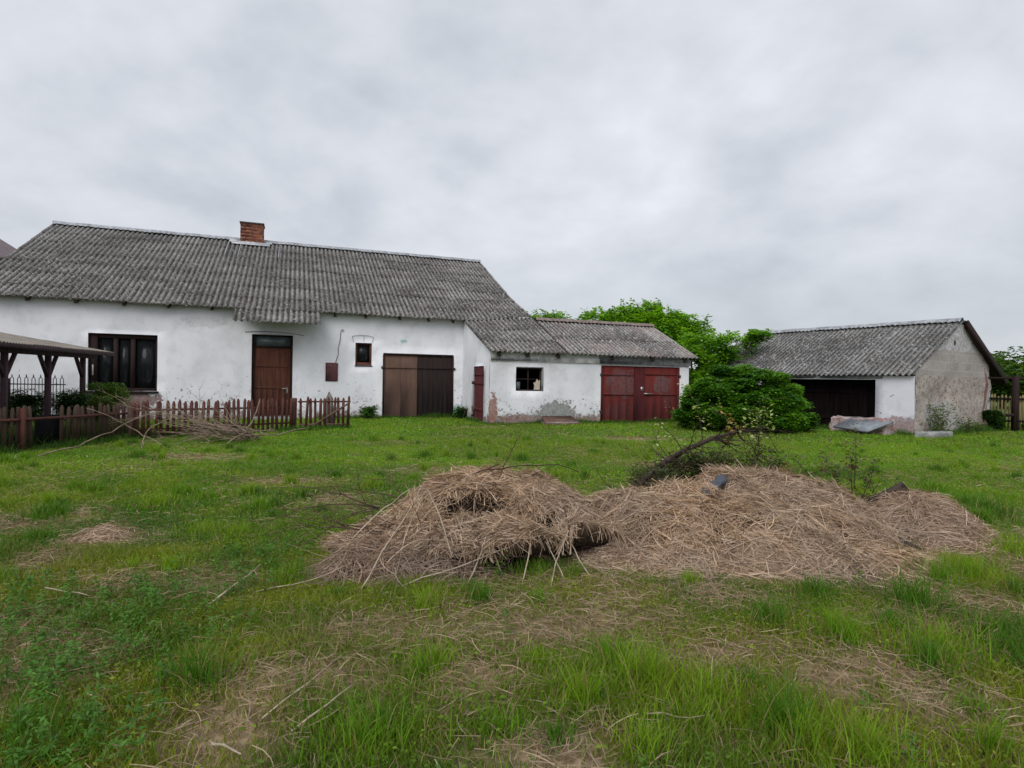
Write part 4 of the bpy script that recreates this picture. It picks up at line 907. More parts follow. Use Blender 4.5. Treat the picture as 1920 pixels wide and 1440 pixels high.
# right-hand yard fence and its posts
t = fence('paling_fence', 'tall thin yellowish paling fence behind the shed gable at the far right', (17.25, 21.2), (20.4, 19.9), .105, 1.22, (wood('lichen_palings', (.20, .17, .075), (.28, .24, .11)), MAT['brown']), ((1.14, .07), (.35, .07)), (), group=None, z0=.05, w_=.065, back=-1)
o = MB().beam((17.42, 20.3, -.1), (17.42, 20.3, 1.95), .15, .14).beam((17.1, 20.28, .58), (17.5, 20.26, .60), .06, .10).build('gate_post', MAT['brown'], None, (17.42, 20.3, 0)); tag(o, 'thick dark brown gate post standing in front of the yellowish paling fence', 'post')
o = MB().beam((16.7, 21.3, 1.88), (20.5, 20.0, 1.86), .05, .07).build('top_rail', MAT['brown'], t)

# ------------------------------------------------------------------ carport, iron fence, neighbour
cp = thing('carport', 'open timber carport with braced posts and a pale sheet roof beside the house', 'carport', (-11.0, 13.8, 0))
dc = np.array([-.2166, .9763, 0]); lc = np.array([-.9763, -.2166, 0]); P0 = np.array([-10.56, 12.2, 0])
def CPp(a, l_, z): q = P0 + dc * a + lc * l_; return (q[0], q[1], z)
MB().beam(CPp(-3.6, 0, 1.975), CPp(3.95, 0, 1.975), .12, .17).build('beam', MAT['carport'], cp)
MB().beam(CPp(-3.6, 4.3, 2.70), CPp(3.95, 4.3, 2.70), .12, .17).build('beam', MAT['carport'], cp)
for a in (-3.3, .0, 1.64, 3.28):
    MB().beam(CPp(a, 0, -.1), CPp(a, 0, 1.89), .10, .10, dc).build('post', MAT['carport'], cp)
    if a != 1.64: MB().beam(CPp(a, 4.3, -.1), CPp(a, 4.3, 2.6), .13, .13, dc).build('post', MAT['carport'], cp)
    for sg in (-1, 1):
        if a > 3 and sg > 0: continue
        MB().beam(CPp(a + sg * .03, 0, 1.40), CPp(a + sg * .36, 0, 1.90), .06, .07, lc).build('brace', MAT['carport'], cp)
for a in np.arange(-3.4, 4.0, .92): MB().beam(CPp(a, -.24, 2.035), CPp(a, 4.6, 2.85), .06, .09).build('rafter', MAT['carport'], cp)
corrug('roof', lambda s, t, z: CPp(s, t, z), -3.75, 4.35, lambda s, v: (4.7 - 5.02 * v, 2.94 - .84 * v + 0 * s), 3, cp, plain('pale_roof_sheet', (.21, .185, .155), .9, .1, 3, .25), amp=.012, wave=.10, seed=31)
MB().beam(CPp(-3.75, -.30, 2.03), CPp(4.33, -.30, 2.03), .025, .10).build('fascia', MAT['carport'], cp)

fi = thing('iron_fence', 'black wrought iron fence panel with looped tops behind the carport posts', 'fence', (-13.05, 16.0, 0))
fx = lambda s, d, z: (-13.75 + s * .985 + d * .17, 16.0 + s * .17 - d, z)
b = MB(fx); b.box(-.04, .04, -.04, .04, 0, 1.32).build('post', MAT['metal'], fi)
MB(fx).box(.04, 1.42, -.014, .014, 1.15, 1.18).build('rail', MAT['metal'], fi); MB(fx).box(.04, 1.42, -.014, .014, .28, .31).build('rail', MAT['metal'], fi)
for i in range(8):
    s_ = .10 + i * .175; r_ = .040
    pts = [(s_ - r_, 0, .06)] + [(s_ - r_ * math.cos(a), 0, 1.30 + r_ * 1.3 * math.sin(a)) for a in np.linspace(0, math.pi, 7)] + [(s_ + r_, 0, .06)]
    b = MB(fx); b.tube(pts, .010, 5); b.tube([(s_, 0, 1.35), (s_, 0, 1.39), (s_, 0, 1.44)], [.012, .016, .002], 5); b.build('bar', MAT['metal'], fi)

nb = thing('neighbour_house', 'pinkish brown gable of a neighbouring house behind the left end of the roof', 'house', (-35.5, 28.5, 0))
V = [(-43.4, 34, 0), (-27.6, 34, 0), (-27.6, 34, 7.75), (-35.5, 34, 12.3), (-43.4, 34, 7.75)]; V += [(a, b_ - 11, c) for a, b_, c in V]
mesh_np('wall', V, [(0, 1, 2, 3, 4), (9, 8, 7, 6, 5), (1, 6, 7, 2), (0, 4, 9, 5)], plain('pinkish_cladding', (.30, .24, .24), .9, .1, 2, .12), nb)
nr = MB()
for x0_, x1_ in ((-27.3, -35.5), (-43.7, -35.5)):
    nr.add([(x0_, 22.7, 7.48), (x1_, 22.7, 12.36), (x1_, 34.3, 12.36), (x0_, 34.3, 7.48), (x0_, 22.7, 7.62), (x1_, 22.7, 12.52), (x1_, 34.3, 12.52), (x0_, 34.3, 7.62)], [(0, 3, 2, 1), (4, 5, 6, 7), (0, 1, 5, 4), (1, 2, 6, 5), (2, 3, 7, 6), (3, 0, 4, 7)])
nr.build('roof', plain('mauve_brown_roof', (.25, .195, .20), .8, .2, 3, .15), nb)

# ------------------------------------------------------------------ trees, shrubs
def crown_pts(clumps, seed, gap=0.42, gs=0.35):
    r_ = np.random.default_rng(seed); out = []
    for (x_, y_, z_, ax, ay, az, n) in clumps:
        d = unit(r_.normal(size=(n, 3))); rr = r_.random(n) ** 0.42 * (1 + .18 * (vn(d[:, 0] * 3 + x_, d[:, 2] * 3 + z_, 1, seed) - .5) * 2)
        P = d * rr[:, None] * np.array([ax, ay, az]) + np.array([x_, y_, z_])
        g_ = vn(P[:, 0] + 7, P[:, 2], gs, seed + 1) * .5 + vn(P[:, 1], P[:, 2] + 3, gs, seed + 2) * .5
        out.append(P[g_ > gap])
    return np.concatenate(out)
def foliage(name, clumps, size, cols, seed, parent, mat=None, gap=.42, gs=.35, tilt=.9, asp=.55, zmin=.03, droop=0.0):
    P = crown_pts(clumps, seed, gap, gs); P = P[P[:, 2] > zmin]; n = len(P)
    cols = np.array(cols); m_ = ss(vn(P[:, 0], P[:, 2] + P[:, 1], .6, seed + 5) + (rng.random(n) - .5) * .7, .2, .8)[:, None]
    C = cols[0] * (1 - m_) + cols[1] * m_; C = C * (.75 + .5 * rng.random((n, 1)))
    V, F, Cc = leafcloud(P, size * (.6 + .8 * rng.random(n)), C, tilt, asp=asp)
    return mesh_np(name, V, F, mat or MAT['leaf'], parent, color=Cc)
def limbs(base, tips, r0, mat, parent, name='trunk', split=.35):
    b = MB(); base = Vector(base)
    for i, tp_ in enumerate(tips):
        tp_ = Vector(tp_); mid_ = base.lerp(tp_, split) + Vector((random.gauss(0, .1), random.gauss(0, .1), .2)); m2 = mid_.lerp(tp_, .5) + Vector((random.gauss(0, .12), random.gauss(0, .12), .08))
        s0 = base + Vector((random.gauss(0, r0 * .5), random.gauss(0, r0 * .5), -.1))
        b.tube([s0, mid_, m2, tp_], [r0, r0 * .62, r0 * .35, r0 * .08], 6)
    return b.build(name, mat, parent, smooth=True)
def tree(name, label, cat_, base, clumps, size, cols, seed, r0=.12, group=None, shoots=0, **kw):
    t = thing(name, label, cat_, base, group)
    limbs(base, [(c[0], c[1], c[2] + c[5] * .3) for c in clumps], r0, MAT['bark'], t)
    if shoots:
        b = MB(); r_ = np.random.default_rng(seed + 50); extra = []
        for k_ in range(shoots):
            c = clumps[int(r_.random() * len(clumps))]; x_ = c[0] + r_.normal(0, c[3] * .5); y_ = c[1] + r_.normal(0, c[4] * .4); z_ = c[2] + c[5] * .6; L_ = c[5] * (.25 + .35 * r_.random()); dx_ = r_.normal(0, .18)
            b.tube([(x_, y_, z_), (x_ + dx_ * .5, y_, z_ + L_ * .5), (x_ + dx_, y_, z_ + L_)], [.02, .012, .004], 4)
            for q in range(16):
                f_ = .2 + .8 * q / 15; extra.append((x_ + dx_ * f_ + r_.normal(0, .07), y_ + r_.normal(0, .07), z_ + L_ * f_))
        b.build('shoots', MAT['bark'], t)['kind'] = 'stuff'
        P = np.array(extra); C = np.array(cols)[rng.integers(0, 2, len(P))] * (.8 + .4 * rng.random((len(P), 1)))
        V, F, Cc = leafcloud(P, size * 1.05 * (.6 + .7 * rng.random(len(P))), C, 1.0); mesh_np('shoot_leaves', V, F, MAT['leaf'], t, color=Cc)
    foliage('crown', clumps, size, cols, seed, t, **kw); return t
BRIGHT = ((0.075, 0.23, 0.012), (0.25, 0.50, 0.025))
tree('fruit_tree', 'small rounded bright green tree showing behind the left end of the wing roof', 'tree', (1.9, 29.5, 0), [(1.2, 29.3, 4.0, .85, .8, .9, 3600), (2.2, 29.6, 4.1, 1.0, .9, .9, 4400), (2.9, 29.5, 3.8, .8, .8, .8, 3200), (1.8, 29.4, 3.2, 1.3, 1.0, .9, 2200)], .15, BRIGHT, 101, shoots=14, group='bright green trees behind the wing')
tree('walnut_tree', 'largest bright green tree rising behind the middle of the wing roof', 'tree', (6.2, 29, 0), [(4.3, 29, 4.15, 1.2, 1.0, .95, 6200), (5.6, 28.8, 4.25, 1.25, 1.1, 1.05, 7200), (6.9, 28.9, 4.45, 1.25, 1.1, 1.05, 7600), (8.0, 28.9, 4.05, 1.15, 1.1, 1.05, 6200), (7.2, 28.2, 3.6, 1.7, 1.2, 1.0, 5200), (8.7, 28.5, 3.6, 1.2, 1.0, 1.0, 4000), (5.2, 28.6, 3.4, 1.5, 1.0, .9, 2600)], .17, BRIGHT, 111, r0=.2, shoots=30, group='bright green trees behind the wing', gap=.36)
tree('ash_tree', 'lower spreading green tree between the wing and the shed, one bough over the shed roof', 'tree', (8.2, 25.4, 0), [(7.6, 24.9, 2.4, 1.0, .9, 1.2, 4000), (8.5, 24.7, 2.75, 1.1, .9, .9, 4200), (9.3, 24.3, 3.1, .9, .7, .55, 2600), (10.0, 24.0, 3.45, .65, .5, .30, 1200), (9.2, 24.9, 2.1, .8, .8, .9, 2200), (7.9, 25.0, 1.2, .9, .9, 1.0, 2200)], .14, BRIGHT, 121, shoots=10, group='bright green trees behind the wing')
EL = ((0.035, 0.125, 0.010), (0.13, 0.31, 0.018))
cl_e = []
re_ = np.random.default_rng(23)
for k_ in range(95):
    a = re_.random() * 6.283; q = math.sqrt(re_.random()) * 1.5; top = 2.05 * math.sqrt(max(.05, 1 - (q / 1.62) ** 2)) * (.9 + .2 * re_.random()); h_ = .2 + (top - .2) * re_.random() ** .55
    cl_e.append((7.45 + q * 1.22 * math.cos(a), 18.85 + q * .85 * math.sin(a), h_, .42, .4, .22, 1350))
for k_ in range(60):
    a = math.pi * 2 * k_ / 60 + .1 * re_.random(); q = 1.15 + .45 * re_.random()
    cl_e.append((7.45 + q * 1.22 * math.cos(a), 18.85 + q * .80 * math.sin(a), .25 + .95 * re_.random() * (1.75 - q) / .6, .42, .4, .26, 1300))
tree('elder_bush', 'large dense dark green bush spreading between the wing corner and the shed doorway', 'bush', (7.5, 18.9, 0), cl_e, .105, EL, 131, r0=.05, shoots=0, gap=.40, gs=.22, tilt=.7)
GB = ((0.020, 0.055, 0.012), (0.055, 0.13, 0.018))
def bush(name, label, x_, y_, rx_, h_, seed, cols=GB, size=.05, n=7000, group='clipped bushes behind the left fence', cat_='bush'):
    t = thing(name, label, cat_, (x_, y_, 0), group); limbs((x_, y_, 0), [(x_ + random.gauss(0, rx_ * .4), y_ + random.gauss(0, rx_ * .3), h_ * .7) for _ in range(5)], .02, MAT['bark'], t, 'stems')
    foliage('foliage', [(x_ + rng.normal(0, rx_ * .38), y_ + rng.normal(0, rx_ * .3), h_ * (.2 + .6 * rng.random()), rx_ * .5, rx_ * .45, h_ * .25, n // 6) for _ in range(11)], size, cols, seed, t, gap=.26, gs=.2); return t
bush('round_bush', 'dark rounded evergreen bush below the iron fence', -11.9, 14.4, .62, 1.08, 141)
bush('round_bush', 'dark evergreen bush between the middle and right carport posts', -11.15, 14.9, .62, 1.16, 142)
bush('round_bush', 'brighter green bush beside the right carport post', -11.0, 15.9, .62, 1.28, 143, ((.05, .12, .015), (.12, .22, .025)))
bush('round_bush', 'olive leafy bush below the left corner of the big window', -10.35, 14.6, .42, 1.0, 144, ((.06, .09, .02), (.10, .15, .03)))
bush('yard_bush', 'dark bush at the back corner of the shed beside the palings', *SH(.45, 5.3, 0)[:2], .30, .80, 153, GB, .09, 5000, None, 'bush')
bush('yard_bush', 'low dark shrub at the foot of the paling fence', 18.6, 20.2, .5, .35, 154, GB, .09, 3000, None, 'bush')
bush('dock_weed', 'broad leafed green weed by the wall left of the brown garage door', *H(-3.35, .1, 0)[:2], .32, .5, 155, ((.04, .12, .02), (.08, .2, .03)), .13, 260, None, 'weeds')
bush('dock_weed', 'green weeds growing in the corner beside the narrow red door', *H(-.1, .35, 0)[:2], .35, .45, 156, ((.04, .12, .02), (.08, .2, .03)), .10, 500, None, 'weeds')
for k_, (x_, y_, rx_, h_) in enumerate(((34.5, 44, 3.0, 4.6), (38.5, 46, 3.2, 5.1), (41.5, 45, 3.4, 4.7))):
    lab = ['bushy hedgerow tree just right of the shed roof', 'second hedgerow tree right of the shed roof, a little taller', 'hedgerow tree behind the gate post at the right edge', 'hedgerow tree beyond the right edge, the tallest', 'last hedgerow tree beyond the right edge'][k_]
    tree('hedgerow_tree', lab, 'tree', (x_, y_, 0), [(x_ + rng.normal(0, rx_ * .4), y_ + rng.normal(0, 1), h_ * (.35 + .35 * rng.random()), rx_ * .6, rx_ * .5, h_ * .30, 900) for _ in range(7)], .42, ((.045, .11, .018), (.10, .19, .03)), 160 + k_, r0=.15, group='hedgerow trees beyond the fence', gap=.3, gs=1.2)
# far wood on the horizon
n = 26000; a = (rng.random(n) - .5) * 3.0; rr = 190 + rng.random(n) * 45; x = rr * np.sin(a); y = rr * np.cos(a); hm = 3.5 + 4.5 * fbm(x, y, 25, 5, 3)
P = np.stack([x, y, rng.random(n) ** .7 * hm], -1); C = np.array([.05, .10, .03]) * (.6 + .8 * rng.random((n, 1)))
V, F, Cc = leafcloud(P, 2.4 * (.6 + .8 * rng.random(n)), C, 1.2, asp=.8); tag(mesh_np('distant_woodland', V, F, MAT['leaf'], color=Cc), 'low dark woodland along the horizon', 'woodland', kind='stuff')

# ------------------------------------------------------------------ branches
def twigline(start, d, L_, r0, b, depth=1, wig=.16, grav=0.0, n=7, nsub=3, rs=random, zfloor=.01):
    p = Vector(start); d = Vector(d).normalized(); pts = [p.copy()]
    for i in range(n):
        d = (d + Vector((rs.gauss(0, wig), rs.gauss(0, wig), rs.gauss(0, wig * .8) - grav))).normalized(); p = p + d * (L_ / n)
        if p.z < zfloor: p.z = zfloor + .01 * rs.random(); d.z = abs(d.z) * .3
        pts.append(p.copy())
    b.tube(pts, [r0 * (1 - .85 * i / n) for i in range(n + 1)], 5)
    if depth > 0:
        for k_ in range(nsub):
            i = rs.randint(1, n - 1); dd = (pts[i + 1] - pts[i]).normalized(); sdv = Vector((rs.gauss(0, 1), rs.gauss(0, 1), rs.gauss(0, .6))); sdv = (sdv - dd * sdv.dot(dd)).normalized()
            twigline(pts[i], dd * .8 + sdv * .7, L_ * rs.uniform(.25, .5), r0 * .5, b, depth - 1, wig, grav, max(4, n - 2), nsub, rs, zfloor)
    return pts
rb = random.Random(5)
bp = thing('brush_pile', 'tangled pile of bare pale branches heaped against the picket fence', 'brush pile', (-6.5, 13.0, 0))
# butts lie at the right, twigs fan out to the left and up the fence
for k_ in range(30):
    st = Vector((-5.95 + rb.gauss(0, .30), 13.05 + rb.gauss(0, .22), .06 + .22 * rb.random()))
    tgt = Vector((-7.9 + rb.gauss(0, .75), 12.75 + rb.gauss(0, .5), .12 + .75 * rb.random())); dd = (tgt - st)
    b = MB(); twigline(st, dd + Vector((0, 0, .15)), dd.length * rb.uniform(.5, 1.05), rb.uniform(.010, .020), b, 2, .13, .012, 9, 3, rb); b.build('branch', MAT['twig'], bp, smooth=True)
for k_ in range(12):
    st = Vector((-6.0 + rb.gauss(0, .25), 13.0 + rb.gauss(0, .2), .08 + .15 * rb.random())); b = MB()
    twigline(st, (rb.gauss(.2, .8), rb.gauss(-.1, .6), rb.uniform(.1, .8)), rb.uniform(.5, .95), rb.uniform(.010, .018), b, 1, .14, .0, 7, 3, rb); b.build('branch', MAT['twig'], bp, smooth=True)
for (pts, r_) in ((((-6.1, 13.3, .25), (-7.0, 13.1, .42), (-7.9, 12.9, .70), (-8.5, 12.6, 1.02)), .015), (((-7.05, 11.9, .03), (-7.6, 12.1, .22), (-8.2, 12.2, .52), (-8.7, 12.0, .78)), .012), (((-8.3, 10.3, .02), (-8.05, 10.9, .12), (-7.85, 11.5, .35), (-7.65, 12.1, .60), (-7.3, 12.6, .72)), .013),
                   (((-7.15, 11.4, .02), (-7.35, 11.7, .18), (-7.4, 12.1, .42), (-7.1, 12.6, .62)), .015), (((-5.9, 13.1, .12), (-5.3, 13.4, .16), (-4.75, 13.7, .30)), .022), (((-6.05, 12.5, .03), (-5.85, 12.9, .25), (-5.75, 13.2, .60), (-5.8, 13.5, .95)), .020)):
    b = MB(); 
    V_ = [Vector(p) for p in pts]; sm = []
    for i in range(len(V_) - 1):
        for q in range(4): sm.append(V_[i].lerp(V_[i + 1], q / 4) + Vector((rb.gauss(0, .012), rb.gauss(0, .012), .03 * math.sin(q / 4 * math.pi))))
    sm.append(V_[-1]); b.tube(sm, [r_ * (1 - .6 * i / len(sm)) for i in range(len(sm))], 6); b.build('branch', MAT['twig'], bp, smooth=True)

# ------------------------------------------------------------------ hay heaps
GULLY = lambda x_, y_: np.exp(-((x_ - (3.52 + .22 * (5.6 - y_))) / .11) ** 2) * ss(y_, 4.85, 5.1) * (1 - ss(y_, 5.85, 6.1))
def sample(V, F, n, wfn=None):
    V = np.asarray(V); A, B, Cc_, D_ = (V[F[:, i]] for i in range(4)); nn = np.cross(Cc_ - A, D_ - B); ar = np.linalg.norm(nn, axis=1) / 2; nn = unit(nn)
    wgt = ar.copy()
    if wfn is not None: wgt *= wfn((A + Cc_) / 2)
    i = rng.choice(len(F), n, p=wgt / wgt.sum()); u, v = rng.random((2, n, 1))
    P = (A[i] * (1 - u) + B[i] * u) * (1 - v) + (D_[i] * (1 - u) + Cc_[i] * u) * v
    nn = nn[i]; nn[nn[:, 2] < 0] *= -1
    return P, nn
corem = vcol('matted_hay', .95, 0, .1, var=(26, .6))
def strawskin(name, V, F, n, parent, ln=(.22, .30), wd=.0066, wfn=None, dark=None, lift=.016, cmul=(1, 1, 1), fs=.75):
    P, Nn = sample(V, F, n, wfn); fl = 6.283 * 1.4 * fbm(P[:, 0], P[:, 1], fs, 90, 2)
    L_ = ln[0] * .6 + ln[1] * rng.random(n) ** 1.5; C = strawcol(n) * np.array(cmul)
    gr = ss(fbm(P[:, 0], P[:, 1], .5, 95, 3), .45, .7)[:, None]; C = C * (1 - gr * .35) + np.array([.30, .25, .21]) * gr * .35
    return mesh_np(name, *ribbons_arr(straws(P, Nn, n, L_, wd * (.35 + 1.0 * rng.random(n) ** 2), C, fl, .8, lift, .52, 6, .10)), MAT['straw'], parent)
def ribbons_arr(t): global _C; _C = t[2]; return t[0], t[1]
def sk(*a, **k):
    o_ = strawskin(*a, **k); c = np.ones((len(_C), 4), np.float32); c[:, :3] = _C; at_ = o_.data.attributes.new('col', 'FLOAT_COLOR', 'POINT'); at_.data.foreach_set('color', c.ravel()); o_['kind'] = 'stuff'; return o_
def heightgrid(B, x0, x1, y0, y1, st, **kw):
    xs = np.arange(x0, x1, st); ys = np.arange(y0, y1, st); X_, Y_ = np.meshgrid(xs, ys); Z_ = heapz(X_, Y_, B, **kw); Z_ = Z_ - (.20 * GULLY(X_, Y_) * ss(Z_, 0, .1) if B is HEAPS else 0); i_ = np.arange(X_.size).reshape(X_.shape)
    F_ = np.stack([i_[:-1, :-1], i_[:-1, 1:], i_[1:, 1:], i_[1:, :-1]], -1).reshape(-1, 4); V_ = np.stack([X_.ravel(), Y_.ravel(), Z_.ravel() + gz(X_, Y_).ravel()], -1)
    up_ = Z_.ravel() > -.045; F_ = F_[up_[F_].any(1)]; return V_, F_
# big right-hand heap
hr = thing('hay_heap', 'broad low heap of tan dry hay spreading across the middle right', 'hay heap', (2.3, 5.6, 0), 'heaps of dry hay')
V, F = heightgrid(HEAPS, -.2, 4.4, 3.9, 8.0, .04); Cc = np.tile(np.array([[.10, .066, .040]]), (len(V), 1)); mesh_np('core', V, F, corem, hr, color=Cc, smooth=True)
sk('straw', V, F, 76000, hr, wfn=lambda P: (1.0 * (P[:, 2] > -.03) + .15) * (.25 + .95 * ss(fbm(P[:, 0], P[:, 1], .42, 99, 3), .36, .52)) * np.clip(1 - 1.2 * GULLY(P[:, 0], P[:, 1]), .03, 1))
# small heap at the right
hs = thing('hay_heap', 'small rounded heap of greyish hay at the right, apart from the broad heap', 'hay heap', (4.2, 5.9, 0), 'heaps of dry hay')
V, F = heightgrid(SMALL, 3.2, 5.4, 4.8, 7.2, .04, seed=47, rough=.07); mesh_np('core', V, F, corem, hs, color=np.tile(np.array([[.085, .06, .04]]), (len(V), 1)), smooth=True)
sk('straw', V, F, 15000, hs, cmul=(.88, .88, .92))
# left heap: a thick mat of hay over brushwood, hollow underneath towards the camera
def lumpz(x_, y_):
    q = ((x_ + .28) / 1.30) ** 2 + ((y_ - 5.30) / .90) ** 2
    z = .54 * np.clip(1 - q, 0, 1) ** (.62 + .5 * ss(-.25 - x_, 0, .7))
    z += .11 * np.exp(-(((x_ - .08) / .42) ** 2 + ((y_ - 5.50) / .32) ** 2)) + .06 * np.exp(-(((x_ + .65) / .35) ** 2 + ((y_ - 5.3) / .25) ** 2)) - .10 * np.exp(-(((x_ + 1.2) / .35) ** 2 + ((y_ - 5.2) / .5) ** 2))
    z += .07 * np.exp(-(((x_ + .25) / .35) ** 2 + ((y_ - 4.75) / .18) ** 2)) + .07 * np.exp(-(((x_ + .75) / .3) ** 2 + ((y_ - 4.8) / .2) ** 2))
    gx_ = np.exp(-((x_ + .34) / .42) ** 2); y_ = y_ + .18 * (x_ + .3) + .05 * np.sin(x_ * 21); z -= .24 * gx_ * ss(5.02 - y_, 0, .05) * (1 - ss(4.92 - y_, .10, .38))
    gx2 = np.exp(-((x_ - .35) / .30) ** 2); z -= .14 * gx2 * ss(4.95 - y_, 0, .10)
    return z + .20 * (fbm(x_, y_, .34, 77, 3) - .5) * ss(z, .05, .25)
def lump_edge(ph):  # height of the lip round the heap; high on the camera side
    fr = np.clip(np.sin(-ph), 0, 1); rt = np.clip(np.cos(ph - R(-55)), 0, 1)
    return .01 + .22 * fr * ss(vn(ph * 5, ph * 0, 1, 8), .25, .8) + .36 * rt ** 2.5 * (.6 + .5 * vn(ph * 9, ph * 0, 1, 18))
NPH, NR = 200, 34; ph = np.linspace(0, 2 * math.pi, NPH, endpoint=False); rows = []
for k_ in range(NR):
    q = (k_ + .3) / NR; Rw = 1 + .12 * (fbm(np.cos(ph) * 2, np.sin(ph) * 2, 1, 55, 3) - .5) * 2
    x_ = -.28 + 1.30 * Rw * q * np.cos(ph); y_ = 5.30 + .90 * Rw * q * np.sin(ph); e_ = lump_edge(ph); z_ = np.maximum(lumpz(x_, y_), 0) ; z_ = np.maximum(z_, e_ * ss(q, .3, .9)) + .03 * (1 - q) * 0
    rows.append(np.stack([x_, y_, z_], -1))
NTOP = len(rows)
for (qs, zf) in ((.97, .55), (.88, .35), (.72, .2), (.66, -.2)):
    q = qs; x_ = -.28 + 1.30 * Rw * q * np.cos(ph); y_ = 5.30 + .90 * Rw * q * np.sin(ph); rows.append(np.stack([x_, y_, lump_edge(ph) * zf - (.04 if zf < 0 else 0)], -1))
Vl = np.concatenate(rows); jj = np.arange(NPH); Fl = np.concatenate([np.stack([k_ * NPH + jj, k_ * NPH + (jj + 1) % NPH, (k_ + 1) * NPH + (jj + 1) % NPH, (k_ + 1) * NPH + jj], -1) for k_ in range(len(rows) - 1)])
hl = thing('hay_heap', 'leftmost and tallest hay heap, ragged, with dark hollows and sticks poking out in front', 'hay heap', (-.28, 5.3, 0), 'heaps of dry hay')
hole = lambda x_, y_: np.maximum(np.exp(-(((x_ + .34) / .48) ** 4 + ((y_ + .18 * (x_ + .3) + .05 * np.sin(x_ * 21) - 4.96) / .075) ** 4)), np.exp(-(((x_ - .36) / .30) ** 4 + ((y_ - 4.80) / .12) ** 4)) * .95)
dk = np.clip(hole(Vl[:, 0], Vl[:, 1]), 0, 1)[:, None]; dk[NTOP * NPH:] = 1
Cl = np.array([.09, .06, .037]) * (1 - dk) + np.array([.020, .014, .010]) * dk  # core painted darker in the hollows and underneath, standing in for shade
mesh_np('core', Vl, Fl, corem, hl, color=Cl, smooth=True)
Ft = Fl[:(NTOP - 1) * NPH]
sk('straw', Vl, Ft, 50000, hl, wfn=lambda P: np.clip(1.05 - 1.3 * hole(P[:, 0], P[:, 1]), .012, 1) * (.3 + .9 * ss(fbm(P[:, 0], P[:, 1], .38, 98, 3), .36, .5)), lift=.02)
# trodden tail of hay and stems running out to the front left
TAIL = [(-1.02, 4.62, .20, .26, .20), (-.72, 4.45, .16, .26, .16), (-1.25, 4.42, .09, .20, .13), (-.35, 4.38, .10, .2, .1)]
Vt, Ft2 = heightgrid(TAIL, -2.1, .1, 3.8, 5.1, .035, seed=52, rough=.09); mesh_np('tail_core', Vt, Ft2, corem, hl, color=np.tile(np.array([[.045, .03, .022]]), (len(Vt), 1)), smooth=True)
sk('tail_straw', Vt, Ft2, 4200, hl, ln=(.16, .30), wd=.0050, cmul=(.72, .70, .74), lift=.03)
# fringe hanging over the lip
n = 3000; a = -R(200) * rng.random(n) + R(10); a = a[rng.random(n) < (ss(vn(a * 7, a * 0, 1, 66), .3, .75) + .08) * (1 - .85 * np.exp(-((a + R(58)) / R(24)) ** 2))]; n = len(a); q = .93 + .08 * rng.random(n); Rw_ = np.interp(a % 6.2832, ph, Rw)
P0_ = np.stack([-.28 + 1.3 * Rw_ * q * np.cos(a), 5.3 + .9 * Rw_ * q * np.sin(a), lump_edge(a % 6.2832) + .02], -1); f = np.linspace(0, 1, 5); L_ = .04 + .15 * rng.random(n) ** 1.8
out = np.stack([np.cos(a + rng.normal(0, 1.1, n)), np.sin(a + rng.normal(0, 1.1, n)), np.zeros(n)], -1)
Q = P0_[:, None] + out[:, None] * (L_[:, None] * (.55 * f))[..., None] + np.array([0, 0, -1.0]) * (L_[:, None] * (.15 * f + .75 * f ** 2))[..., None]; Q[:, :, 2] = np.maximum(Q[:, :, 2], .005)
S = unit(rng.normal(size=(n, 3))); V, F, Cc = ribbons(Q, S, np.full((n, 5), .0024), strawcol(n, .15)); o = mesh_np('straw_fringe', V, F, MAT['straw'], hl, color=Cc); o['kind'] = 'stuff'
# brushwood under and in front of the heap
rt_ = random.Random(11); b = MB()
for k_ in range(230):
    a = rt_.uniform(-R(185), R(-5)); st = Vector((-.28 + 1.0 * math.cos(a) * rt_.uniform(.5, .95), 5.3 + .75 * math.sin(a) * rt_.uniform(.6, 1.0), rt_.uniform(.03, .22)))
    twigline(st, (math.cos(a) + rt_.gauss(0, .7), math.sin(a) + rt_.gauss(0, .7), rt_.gauss(0, .25)), rt_.uniform(.25, .6), rt_.uniform(.003, .006), b, 1, .2, .02, 5, 2, rt_)
b.build('brushwood', MAT['twig_dark'], hl)['kind'] = 'stuff'
b = MB()
for k_ in range(170):
    st = Vector((rt_.uniform(-1.35, -.5), rt_.uniform(4.2, 4.85), rt_.uniform(.02, .20))); a = rt_.gauss(R(45), .75) + (math.pi if rt_.random() < .5 else 0)
    twigline(st, (math.cos(a), math.sin(a), rt_.gauss(0, .12)), rt_.uniform(.25, .65), rt_.uniform(.002, .004), b, 0, .16, .01, 5, 0, rt_)
o = b.build('dead_stems', MAT['twig'], hl); o['kind'] = 'stuff'
def stalk(pts, r_, mat, parent, name='stalk'):
    V_ = [Vector(p) for p in pts]; sm = []
    for i in range(len(V_) - 1):
        for q in range(3): sm.append(V_[i].lerp(V_[i + 1], q / 3) + Vector((rt_.gauss(0, .004), rt_.gauss(0, .004), rt_.gauss(0, .004))))
    sm.append(V_[-1]); return MB().tube(sm, [r_ * (1 - .5 * i / len(sm)) for i in range(len(sm))], 5).build(name, mat, parent, smooth=True)
